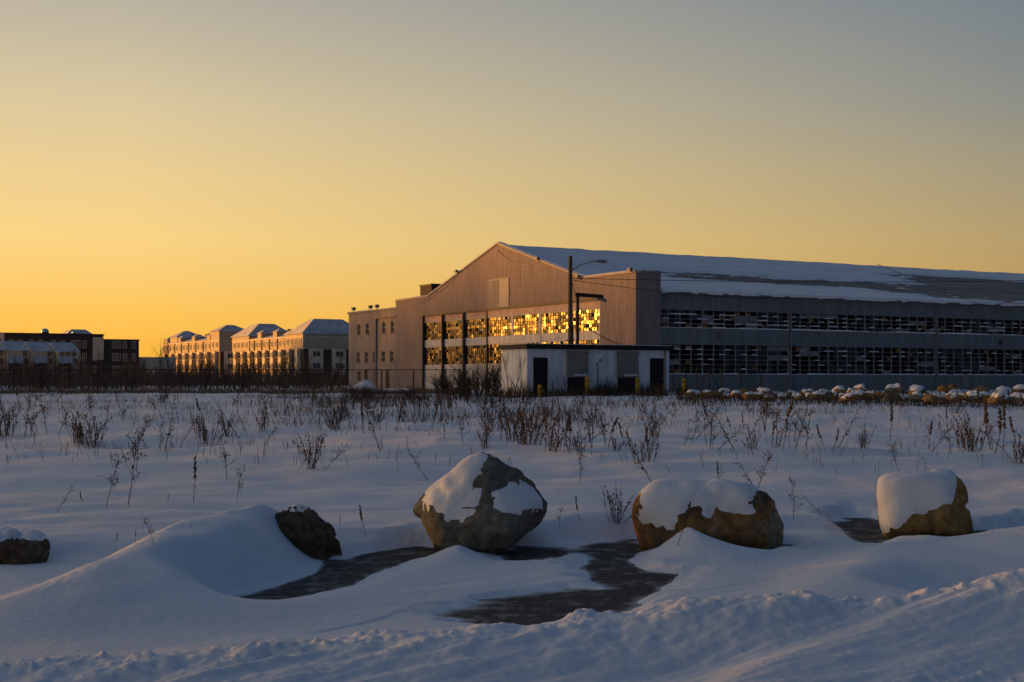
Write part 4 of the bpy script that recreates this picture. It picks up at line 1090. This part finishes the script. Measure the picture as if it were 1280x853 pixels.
def rv(r_, s=1.0): return Vector((r_.uniform(-s, s), r_.uniform(-s, s), r_.uniform(-s, s)))
def curve(a, d, ln, r_, n=4, wob=.12, lift=0.0):
    p = [Vector(a)]; d = d.normalized()
    for i in range(n):
        d = (d + rv(r_, wob) + Vector((0, 0, lift))).normalized(); p.append(p[-1] + d * (ln / n))
    return p
def weed(kind, seed, rad=.0045):
    """returns (stems, heads) about 1 m tall"""
    r_ = random.Random(seed); st, hd = MB(), MB()
    lean = Vector((r_.uniform(-.42, .42), r_.uniform(-.25, .25), 1))
    if kind == 'stalk':
        p = curve((0, 0, -.05), lean, 1.05, r_, 6, .10); st.tube(p, [rad * 1.3, rad * 1.2, rad * 1.1, rad, rad, rad * .8, rad * .5], 4, False)
        for k in range(46):
            t = r_.uniform(.48, 1) ** .8; i = min(5, int(t * 6)); q = p[i].lerp(p[i + 1], t * 6 - i)
            o = q + rv(r_, .022 * (1.25 - t) + .012); hd.blob(o, r_.uniform(.013, .026), (1, 1, 1.4))
        for k in range(5):
            t = r_.uniform(.15, .6); i = int(t * 6); q = p[i]
            c = curve(q, Vector((r_.uniform(-1, 1), r_.uniform(-1, 1), .6)), r_.uniform(.05, .12), r_, 2, .3); st.tube(c, [rad * .8, rad * .6, rad * .3], 3, False)
    elif kind == 'aster':
        p = curve((0, 0, -.05), lean, 1.0, r_, 6, .13); st.tube(p, [rad * 1.4, rad * 1.3, rad * 1.1, rad, rad * .9, rad * .7, rad * .5], 4, False)
        for k in range(r_.randint(11, 16)):
            t = r_.uniform(.25, .98); i = min(5, int(t * 6)); q = p[i].lerp(p[i + 1], t * 6 - i)
            a = r_.uniform(0, 6.28); ln = r_.uniform(.12, .34) * (1.2 - t * .6)
            c = curve(q, Vector((math.cos(a), math.sin(a), r_.uniform(.5, 1.4))), ln, r_, 3, .18, .05); st.tube(c, [rad * .7, rad * .6, rad * .5, rad * .4], 3, False)
            for j in range(r_.randint(2, 4)):
                e = curve(c[r_.randint(1, 3)], rv(r_) + Vector((0, 0, .6)), r_.uniform(.03, .10), r_, 2, .3); st.tube(e, [rad * .45, rad * .4, rad * .3], 3, False)
                hd.blob(e[-1], r_.uniform(.010, .019))
            hd.blob(c[-1], r_.uniform(.011, .021))
    elif kind == 'spray':
        d = Vector((r_.choice((-1, 1)) * r_.uniform(.7, 1.1), r_.uniform(-.2, .2), 1))
        p = curve((0, 0, -.05), d, 1.15, r_, 6, .07); st.tube(p, [rad * 1.5, rad * 1.3, rad * 1.1, rad, rad * .9, rad * .7, rad * .5], 4, False)
        for k in range(15):
            t = r_.uniform(.3, 1); i = min(5, int(t * 6)); q = p[i].lerp(p[i + 1], t * 6 - i)
            c = curve(q, d.normalized() * .7 + rv(r_, .9), r_.uniform(.1, .28), r_, 3, .2); st.tube(c, [rad * .6, rad * .5, rad * .4, rad * .3], 3, False)
            for j in range(3): hd.blob(c[r_.randint(1, 3)] + rv(r_, .02), r_.uniform(.009, .017))
    elif kind == 'clump':
        for k in range(r_.randint(13, 22)):
            a = r_.uniform(0, 6.28); b = Vector((math.cos(a), math.sin(a), 0)) * r_.uniform(0, .22)
            ln = r_.uniform(.45, 1.05)
            p = curve(b + Vector((0, 0, -.05)), Vector((b.x * 2.4 + r_.uniform(-.35, .35), b.y * 1.8, 1)), ln, r_, 4, .16); st.tube(p, [rad * 1.2, rad, rad, rad * .8, rad * .5], 3, False)
            for j in range(r_.randint(7, 16)):
                t = r_.uniform(.45, 1); i = min(3, int(t * 4)); q = p[i].lerp(p[i + 1], t * 4 - i)
                hd.blob(q + rv(r_, .022), r_.uniform(.008, .019), (1, 1, 1.4))
            for j in range(3):
                c = curve(p[r_.randint(1, 3)], rv(r_) + Vector((0, 0, .8)), r_.uniform(.08, .2), r_, 2, .2); st.tube(c, [rad * .6, rad * .5, rad * .3], 3, False); hd.blob(c[-1], .011)
    return st, hd
KINDS = ('stalk', 'aster', 'spray', 'clump')
WP = {}                                   # near prototypes: (stem mesh, head mesh); far: one joined mesh with two materials
for k in KINDS:
    for v in range(4):
        st, hd = weed(k, 100 + v * 7 + KINDS.index(k) * 53, .0062)
        a, b = st.mesh('stem'), hd.mesh('seed_heads'); a.materials.append(m_stem); b.materials.append(m_seed)
        st2, hd2 = weed(k, 100 + v * 7 + KINDS.index(k) * 53, .007)
        j = MB(); j.add(st2.v, st2.f); n0 = len(j.f); j.add(hd2.v, hd2.f)
        c = bpy.data.meshes.new('weed'); c.from_pydata(j.v, [], j.f); c.materials.append(m_stem); c.materials.append(m_seed)
        c.polygons.foreach_set('material_index', [0] * n0 + [1] * (len(j.f) - n0)); c.update()
        WP[k, v] = (a, b, c)
NEAR_W = [  # photo column, base row, top row, kind, what it stands by
    (132, 634, 566, 'aster', 'tall branching dry weed standing close to a taller twin'),
    (159, 633, 545, 'aster', 'tallest branching dry weed of a close pair in the open snow'),
    (242, 630, 569, 'stalk', 'single dark seed stalk standing upright behind the smooth drift'),
    (284, 600, 540, 'aster', 'thin branching weed behind a shorter one beyond the smooth drift'),
    (295, 626, 585, 'aster', 'short branching weed just beyond the crest of the smooth drift'),
    (70, 640, 606, 'spray', 'leaning thin weed behind the dark flat capped boulder'),
    (105, 637, 614, 'stalk', 'short weed stub beside a pair of tall branching weeds'),
    (208, 632, 617, 'stalk', 'tiny bare weed stub behind the smooth drift'),
    (193, 681, 646, 'aster', 'small branching weed at the lower foot of the smooth drift crest'),
    (170, 681, 663, 'stalk', 'very short weed stub beside a small branching weed'),
    (458, 672, 630, 'stalk', 'bushy short seed stalk between the dark round boulder and the pointed boulder'),
    (425, 664, 646, 'stalk', 'thin short seed stalk behind the dark round boulder'),
    (388, 586, 532, 'clump', 'wide open weed clump in snow behind the dark round boulder'),
    (372, 588, 555, 'spray', 'leaning weed spray beside the wide open weed clump'),
    (405, 588, 545, 'spray', 'weed spray arching away from the wide open weed clump'),
    (536, 600, 552, 'spray', 'arching weed spray in the snow behind the pointed boulder'),
    (668, 612, 588, 'spray', 'forked bare twig behind the shoulder of the pointed boulder'),
    (725, 606, 558, 'aster', 'branching weed in open snow between pointed and long boulders'),
    (770, 655, 601, 'clump', 'slim cluster of seed stalks beside the long rust boulder'),
    (728, 657, 622, 'stalk', 'short seed stalk between pointed boulder and cluster of stalks'),
    (700, 660, 632, 'aster', 'small budded weed against the flank of the pointed boulder'),
    (822, 612, 538, 'spray', 'long weed spray leaning over the long rust boulder'),
    (898, 612, 576, 'stalk', 'plumed stalk behind the snow blanket of the long boulder'),
    (888, 612, 585, 'spray', 'bare leaning twig beside a plumed stalk behind the long boulder'),
    (945, 618, 562, 'aster', 'wide branching weed behind the grey end of the long boulder'),
    (950, 618, 568, 'spray', 'budded branch leaning out behind the grey end of the long boulder'),
    (992, 652, 602, 'aster', 'branching weed standing just past the grey end of the long boulder'),
    (846, 684, 627, 'stalk', 'dark seed stalk poking out of the drift before the long boulder'),
    (1033, 648, 614, 'spray', 'bare twig leaning between the long and the block shaped boulders'),
    (1125, 592, 555, 'aster', 'branching weed showing above the snowy block shaped boulder'),
    (1157, 592, 573, 'aster', 'small budded weed just above the block shaped boulder'),
    (1105, 650, 636, 'clump', 'low twiggy tuft in the hollow beside the block shaped boulder'),
    (145, 688, 668, 'stalk', 'short stub poking from drifted snow near the dark flat capped boulder'),
    (240, 665, 655, 'stalk', 'tan stub on the crest of the smooth drift'),
]
rp2 = random.Random(21)
for i, (x, yb, yt, kd, lab) in enumerate(NEAR_W):
    X_, Y_, Z_ = ground_px(x, yb)
    h_ = (yb - yt) / F * Y_
    w_ = thing('dry_weed', lab, 'weed', (X_, Y_, Z_), rp2.choice((0, math.pi)) if kd == 'spray' else rp2.uniform(0, 6.28), 'single dry weeds among the boulders')
    a, b, c = WP[kd, i % 4]
    if kd == 'spray': w_.rotation_euler = (0, 0, (0 if x > 600 else math.pi) if True else 0)
    link('stem', a, None, w_); link('seed_heads', b, None, w_)
    w_.scale = (h_ * (1.0 if h_ < .5 else .9),) * 2 + (h_,)
# weeds scattered over the field, thickest in the dip beyond the hump
FL = {'stalk': 'dark dry seed stalk standing in the snowy field', 'aster': 'thin branching dry weed standing in the snowy field', 'spray': 'leaning dry weed spray in the snowy field', 'clump': 'bushy clump of dry weeds in the snowy field'}
def far_weed(X_, Y_, h_, kd):
    c = WP[kd, rp2.randrange(4)][2]
    o = bpy.data.objects.new('field_weed', c); COL.objects.link(o)
    o.location = (X_, Y_, hz(X_, Y_) - .02); o.rotation_euler = (0, 0, rp2.uniform(0, 6.28)); s_ = h_ * rp2.uniform(.85, 1.3); o.scale = (s_, s_, h_)
    tag(o, FL[kd], 'weed', 'dry weeds over the field')
fixed = [(105, 556, 505, 'clump'), (118, 560, 515, 'clump'), (95, 553, 512, 'clump'), (60, 542, 505, 'aster'), (73, 543, 512, 'aster'), (163, 540, 512, 'spray'), (8, 545, 500, 'clump'), (20, 540, 515, 'aster'), (205, 550, 520, 'aster'), (225, 555, 515, 'spray'), (260, 556, 512, 'clump'), (285, 545, 510, 'clump'), (310, 545, 512, 'spray'), (330, 540, 505, 'clump'),
         (805, 578, 524, 'clump'), (760, 560, 520, 'stalk'), (720, 562, 525, 'clump'), (655, 555, 498, 'clump'), (640, 552, 495, 'clump'), (668, 556, 505, 'clump'), (705, 560, 520, 'stalk'), (740, 570, 535, 'stalk'), (753, 578, 565, 'stalk'), (785, 562, 528, 'stalk'), (812, 575, 535, 'stalk'),
         (890, 562, 530, 'aster'), (940, 562, 528, 'clump'), (1033, 564, 530, 'stalk'), (1038, 564, 535, 'stalk'), (1080, 560, 528, 'clump'), (1160, 560, 525, 'stalk'), (1205, 560, 520, 'clump'), (1213, 572, 540, 'spray'), (1277, 580, 525, 'clump'), (1272, 560, 520, 'stalk'), (875, 545, 520, 'aster'), (915, 545, 520, 'stalk'), (930, 545, 515, 'stalk'), (965, 560, 525, 'stalk'), (985, 548, 520, 'aster')]
nf = 0
for x, yb, yt, kd in fixed:
    X_, Y_, Z_ = ground_px(x, yb); far_weed(X_, Y_, (yb - yt) / F * Y_ * 1.05, kd); nf += 1
def dens(x, y):
    d = .22
    if 390 < x < 880 and y < 540 + 22 * vn(np.array([x * .02]), np.array([.5]), 9)[0]: d = .9
    elif x >= 880 and y < 566: d = .55
    elif x < 390 and y < 545: d = .45
    return d
while nf < 292:
    x = rp2.uniform(-10, 1290); y = 500 + 68 * rp2.random() ** 1.25
    if rp2.random() > dens(x, y): continue
    X_, Y_, Z_ = ground_px(x, y)
    if Y_ > 74: continue
    kd = rp2.choices(KINDS, [4, 6, 2.5, 1.6])[0]
    if mnoise.noise(Vector((X_ * .45, Y_ * .22, 4.4))) + rp2.uniform(-.3, .5) < 0: continue
    far_weed(X_, Y_, rp2.uniform(.35, .95) * (1 if Y_ < 40 else 1.1), kd); nf += 1

def blades(name, lab, n, fn, hgt, wid, m, lean=.5, turn=.6):
    """many thin upright blades or twigs as one mass"""
    r_ = random.Random(n); V, Fc = [], []
    for i in range(n):
        q = fn(r_)
        if q is None: continue
        X_, Y_, Z_, hs_ = q
        h_ = hgt * hs_ * r_.uniform(.5, 1.2); w_ = wid * r_.uniform(.6, 1.3); a = r_.uniform(-turn, turn)
        tx, ty = r_.gauss(0, lean) * h_, r_.gauss(0, lean) * h_
        dx, dy = math.cos(a) * w_, math.sin(a) * w_; o = len(V)
        mx_, my_ = tx * .4, ty * .4
        V += [(X_ - dx, Y_ - dy, Z_ - .05), (X_ + dx, Y_ + dy, Z_ - .05), (X_ + mx_ + dx * .8, Y_ + my_ + dy * .8, Z_ + h_ * .55), (X_ + mx_ - dx * .8, Y_ + my_ - dy * .8, Z_ + h_ * .55), (X_ + tx, Y_ + ty, Z_ + h_)]
        Fc += [(o, o + 1, o + 2, o + 3), (o + 3, o + 2, o + 4)]
    me = bpy.data.meshes.new(name); me.from_pydata(V, [], Fc); me.update()
    o = link(name, me, m, None, False, 'stuff'); o['label'] = lab; o['category'] = name.replace('_', ' ')
    return o
GX = np.linspace(-60, 60, 241); GY = np.linspace(12, 130, 237)
gxx, gyy = np.meshgrid(GX, GY); GZ = H(gxx.ravel(), gyy.ravel()).reshape(gxx.shape)
def hq(X_, Y_):
    i = (Y_ - 12) / .5; j = (X_ + 60) * 2
    i0 = min(max(int(i), 0), 235); j0 = min(max(int(j), 0), 239); a, b = i - i0, j - j0
    return float((GZ[i0, j0] * (1 - b) + GZ[i0, j0 + 1] * b) * (1 - a) + (GZ[i0 + 1, j0] * (1 - b) + GZ[i0 + 1, j0 + 1] * b) * a)
def f_field(r_):
    Y_ = r_.uniform(20, 82); X_ = r_.uniform(-.40, .40) * Y_
    if r_.random() > (Y_ - 18) / 34: return None
    if mnoise.noise(Vector((X_ * .22, Y_ * .12, 3.3))) + .6 * mnoise.noise(Vector((X_ * 1.1, Y_ * .5, 1.3))) < .12: return None
    return X_, Y_, hq(X_, Y_), 1
blades('dry_grass', 'sparse dead grass blades poking through the field snow', 22000, f_field, .22, .005, m_grass, .35)
def f_dense(r_):
    Y_ = r_.uniform(38, 74); X_ = r_.uniform(-.20, .10) * Y_
    if mnoise.noise(Vector((X_ * .4, Y_ * .2, 7.3))) < -.02: return None
    return X_, Y_, hq(X_, Y_), 1
blades('weed_stubble', 'dense dark weed stubble in the dip of the field', 4200, f_dense, .46, .007, m_stem, .45)
def f_fence(r_):
    Y_ = r_.gauss(99.5, 3.0); X_ = r_.uniform(-.40, -.03) * Y_
    if Y_ > 128: return None
    return X_, Y_, hq(X_, min(Y_, 129)), .6 + .5 * mnoise.noise(Vector((X_ * .5, Y_ * .3, 2)))
blades('fence_grass', 'brown dead grass along the foot of the long chain link fence', 7000, f_fence, .6, .016, m_grass, .3)
def f_gate(r_):
    u = r_.uniform(-2.5, 10.5); v = r_.uniform(-1.6, -.1)
    X_, Y_ = to_w(u, v)
    k = mnoise.noise(Vector((u * .7, 3.1, 2)))
    return (X_, Y_, hq(X_, Y_), .7 + .6 * k) if k > -.25 else None
blades('gatehouse_brush', 'rusty dead brush along the gatehouse front', 1500, f_gate, .85, .012, m_rust, .22)
def f_rub(r_):
    x = r_.uniform(845, 1290); D = r_.uniform(54, 80)
    X_ = (x - 640) / F * D
    return X_, D, hq(X_, D), .8
blades('rubble_brush', 'thin rusty brush between the rubble rocks', 2600, f_rub, .5, .012, m_rust, .3)
def f_th1(r_):
    Y_ = r_.uniform(128, 175); X_ = r_.uniform(-.40, -.122) * Y_
    k = mnoise.noise(Vector((X_ * .16, Y_ * .08, 5))) + .5 * mnoise.noise(Vector((X_ * .5, Y_ * .2, 2)))
    return (X_, Y_, .62, max(.25, .7 + 1.3 * k)) if k + r_.uniform(-.5, .5) > -.2 else None
blades('brush_thicket', 'low dark brush thicket behind the long chain link fence', 2300, f_th1, 2.7, .03, m_brush, .34)
def f_th2(r_):
    Y_ = r_.uniform(215, 262); X_ = r_.uniform(-.40, -.118) * Y_
    return X_, Y_, .6, .25 + 1.5 * abs(mnoise.noise(Vector((X_ * .14, Y_ * .05, 9))))
blades('far_thicket', 'tall leafless brown thicket below the apartment blocks', 4200, f_th2, 5.2, .06, m_brush, .2)

# shrubs and bare trees
def grow(mb, a, d, ln, rad, depth, r_, spread=.6, lift=.12, n=3):
    p = curve(a, d, ln, r_, 3, .16, lift * .3)
    mb.tube(p, [rad, rad * .85, rad * .7, rad * .55], 4 if depth > 1 else 3, False)
    if depth == 0: return
    for k in range(n):
        i = r_.randint(1, 3); dd = ((p[i] - p[i - 1]).normalized() + rv(r_, spread) + Vector((0, 0, lift))).normalized()
        grow(mb, p[i], dd, ln * r_.uniform(.55, .8), rad * .55, depth - 1, r_, spread, lift, n)
def shrub(lab, x, D, hgt, seed, stems, depth=3, rad=.02, spread=.5, base=None, cat='shrub', name='shrub', wide=.5):
    r_ = random.Random(seed); X_ = (x - 640) / F * D
    root = thing(name, lab, cat, (X_, D, (hq(X_, D) if D < 129 else .6) if base is None else base))
    tw = MB()
    for k in range(stems):
        b = Vector((r_.uniform(-1, 1) * wide, r_.uniform(-1, 1) * wide * .6, -.1))
        d = Vector((b.x * .5 + r_.uniform(-.25, .25), r_.uniform(-.3, .3), 1)).normalized()
        p = curve(b, d, hgt * .5, r_, 3, .08); MB().tube(p, [rad * 1.4, rad * 1.2, rad, rad * .9], 5, False).build('trunk' if stems == 1 else 'stem', m_twig, root)
        for j in range(5):
            i = r_.randint(1, 3); grow(tw, p[i], (d + rv(r_, spread)).normalized() + Vector((0, 0, .3)), hgt * r_.uniform(.2, .34), rad * .6, depth - 1, r_, spread)
    tw.build('crown', m_twig, root)
    return root
shrub('dense dark leafless shrub beside the white hangar doors', 585, 88, 2.1, 1, 26, 3, .03, .8, wide=1.5)
shrub('broad dark leafless shrub crowding the gatehouse side wall', 612, 85, 2.5, 2, 28, 3, .03, .8, wide=1.3)
shrub('low outlying leafless shrub at the end of the long chain link fence', 566, 92, 1.5, 3, 14, 3, .024, .8, wide=1.0)
shrub('tall slender leafless sapling in front of the gatehouse side wall', 640, 74, 3.0, 4, 2, 3, .02, .45, name='sapling', cat='sapling', wide=.2)
shrub('leafless sapling with wide low twigs near the gatehouse corner', 652, 73.5, 2.1, 5, 3, 3, .016, .5, name='sapling', cat='sapling', wide=.3)
shrub('scrubby shrub between the dark doorway and the first gatehouse shutter', 697, 76.5, 1.3, 6, 6, 3, .012, .5, wide=.4)
shrub('scrubby shrub under the meter box on the gatehouse front', 754, 78.2, 1.2, 7, 6, 3, .012, .5, wide=.5)
shrub('small scrubby shrub beside the far gatehouse shutter', 787, 79.5, 1.1, 8, 5, 3, .012, .5, wide=.3)
shrub('bare treetop rising close behind the gatehouse roof beside the utility pole', 699, 90, 4.3, 9, 3, 3, .022, .45, name='bare_tree', cat='tree', wide=.5)
shrub('bare spreading treetop behind the gatehouse roof, under the gallows cable', 766, 92, 3.7, 10, 3, 3, .02, .5, name='bare_tree', cat='tree', wide=.5)
shrub('tall thin bare tree beside the far apartment block', 196, 330, 12.2, 11, 1, 4, .09, .4, base=.5, name='bare_tree', cat='tree')
shrub('wispy bare tree against the end tower of the far apartment block', 211, 335, 12.6, 12, 1, 4, .08, .4, base=.5, name='bare_tree', cat='tree')
for x, D, hh, lab in ((300, 118, 2.4, 'bare shrub behind the fence before the wider apartment block'), (240, 120, 2.2, 'bare shrub behind the fence before the far apartment block'), (150, 116, 2.3, 'bare shrub behind the fence before the brick block'), (395, 116, 2.3, 'bare shrub behind the fence before the hipped corner roof'), (40, 115, 2.2, 'bare shrub behind the fence before the town houses')):
    shrub(lab, x, D, hh, x, 9, 3, .022, .7, base=.6, wide=1.2)
sp_ = [shrub('x', 0, 60, 1.0, 30 + k, 9, 3, .011, .75, wide=.9) for k in range(3)]
for k in range(16):
    o = sp_[k] if k < 3 else copy_tree(sp_[k % 3])
    x = rp2.uniform(415, 625); D = rp2.uniform(50, 72) ; X_ = (x - 640) / F * D
    o.location = (X_, D, hq(X_, D) - .05); q = rp2.uniform(.6, 1.05); o.scale = (q * 1.3, q, q); o.rotation_euler = (0, 0, rp2.uniform(0, 6.28))
    o.name = 'low_scrub'; tag(o, 'low twiggy scrub in the field before the hangar doors', 'scrub', 'low scrub before the hangar doors')
tp_ = [shrub('x', 300, 240, 6.0, 60 + k, 1, 4, .07, .5, base=.6, name='bare_tree', cat='tree') for k in range(3)]
spots = [(20, 262), (70, 258), (112, 262), (138, 255), (168, 262), (184, 280), (192, 262), (232, 262), (262, 268), (298, 246), (318, 250), (344, 243), (362, 250), (378, 240), (398, 250), (418, 246)]
for k, (x, D) in enumerate(spots):
    o = tp_[k] if k < 3 else copy_tree(tp_[k % 3])
    q = rp2.uniform(.7, 1.25); o.location = ((x - 640) / F * D, D, .55); o.scale = (q * 1.25, q * 1.25, q); o.rotation_euler = (0, 0, rp2.uniform(0, 6.28))
    tag(o, 'small bare tree in the scrub below the far buildings', 'tree', 'bare trees below the far buildings')
# ploughed heap by the annex
xp = px(456, HZ, 118); heap = MB(); n_ = 22
for j in range(9):
    for i in range(n_):
        a = 2 * math.pi * i / n_; t = j / 8; rr_ = (1 - t) ** .6
        k_ = 1 + .22 * mnoise.noise(Vector((math.cos(a) * 1.5, math.sin(a) * 1.5, t * 2)))
        heap.v.append((math.cos(a) * 1.5 * rr_ * k_, math.sin(a) * 1.2 * rr_ * k_, t * 1.05 * k_ - .1))
for j in range(8):
    for i in range(n_): heap.f.append((j * n_ + i, j * n_ + (i + 1) % n_, (j + 1) * n_ + (i + 1) % n_, (j + 1) * n_ + i))
o = heap.build('snow_heap', m_snow, None, True); o.location = (xp.x, 118, .6); tag(o, 'ploughed heap of snow at the foot of the grey annex', 'snow heap')
for k, (x, D, sc, lab) in enumerate(((507, 86, .8, 'lone snow capped rock in front of the hangar door posts'), (574, 82, .9, 'lone dark rock in front of the leafless shrubs'))):
    X_ = (x - 640) / F * D
    root = thing('field_rock', lab, 'rock', (X_, D, hz(X_, D) - .1), k)
    root.scale = (sc,) * 3
    q_ = link('rock', PROTO[k], None, root, True); q_.material_slots[0].link = 'OBJECT'; q_.material_slots[0].material = m_rock_dark
    if k == 0: link('snow_cap', PCAP[k], None, root, True)

def f_wood(r_):  # unseen bare wood, added and thinned to filter the low sun
    k_ = r_.random(); p_ = r_.uniform(58, 168) if k_ < .55 else r_.uniform(17, 58) if k_ < .67 else r_.uniform(-70, 17); s_ = r_.uniform(190, 214); c_ = pp * p_ + ps * s_
    return c_.x, c_.y, .6, 1
blades('roadside_wood', 'leafless roadside wood up the road', 7700, f_wood, 23.0, .07, m_brush, .08, 3.2)
for o in bpy.data.objects:
    if o.name.startswith('seed_heads'): o['kind'] = 'stuff'
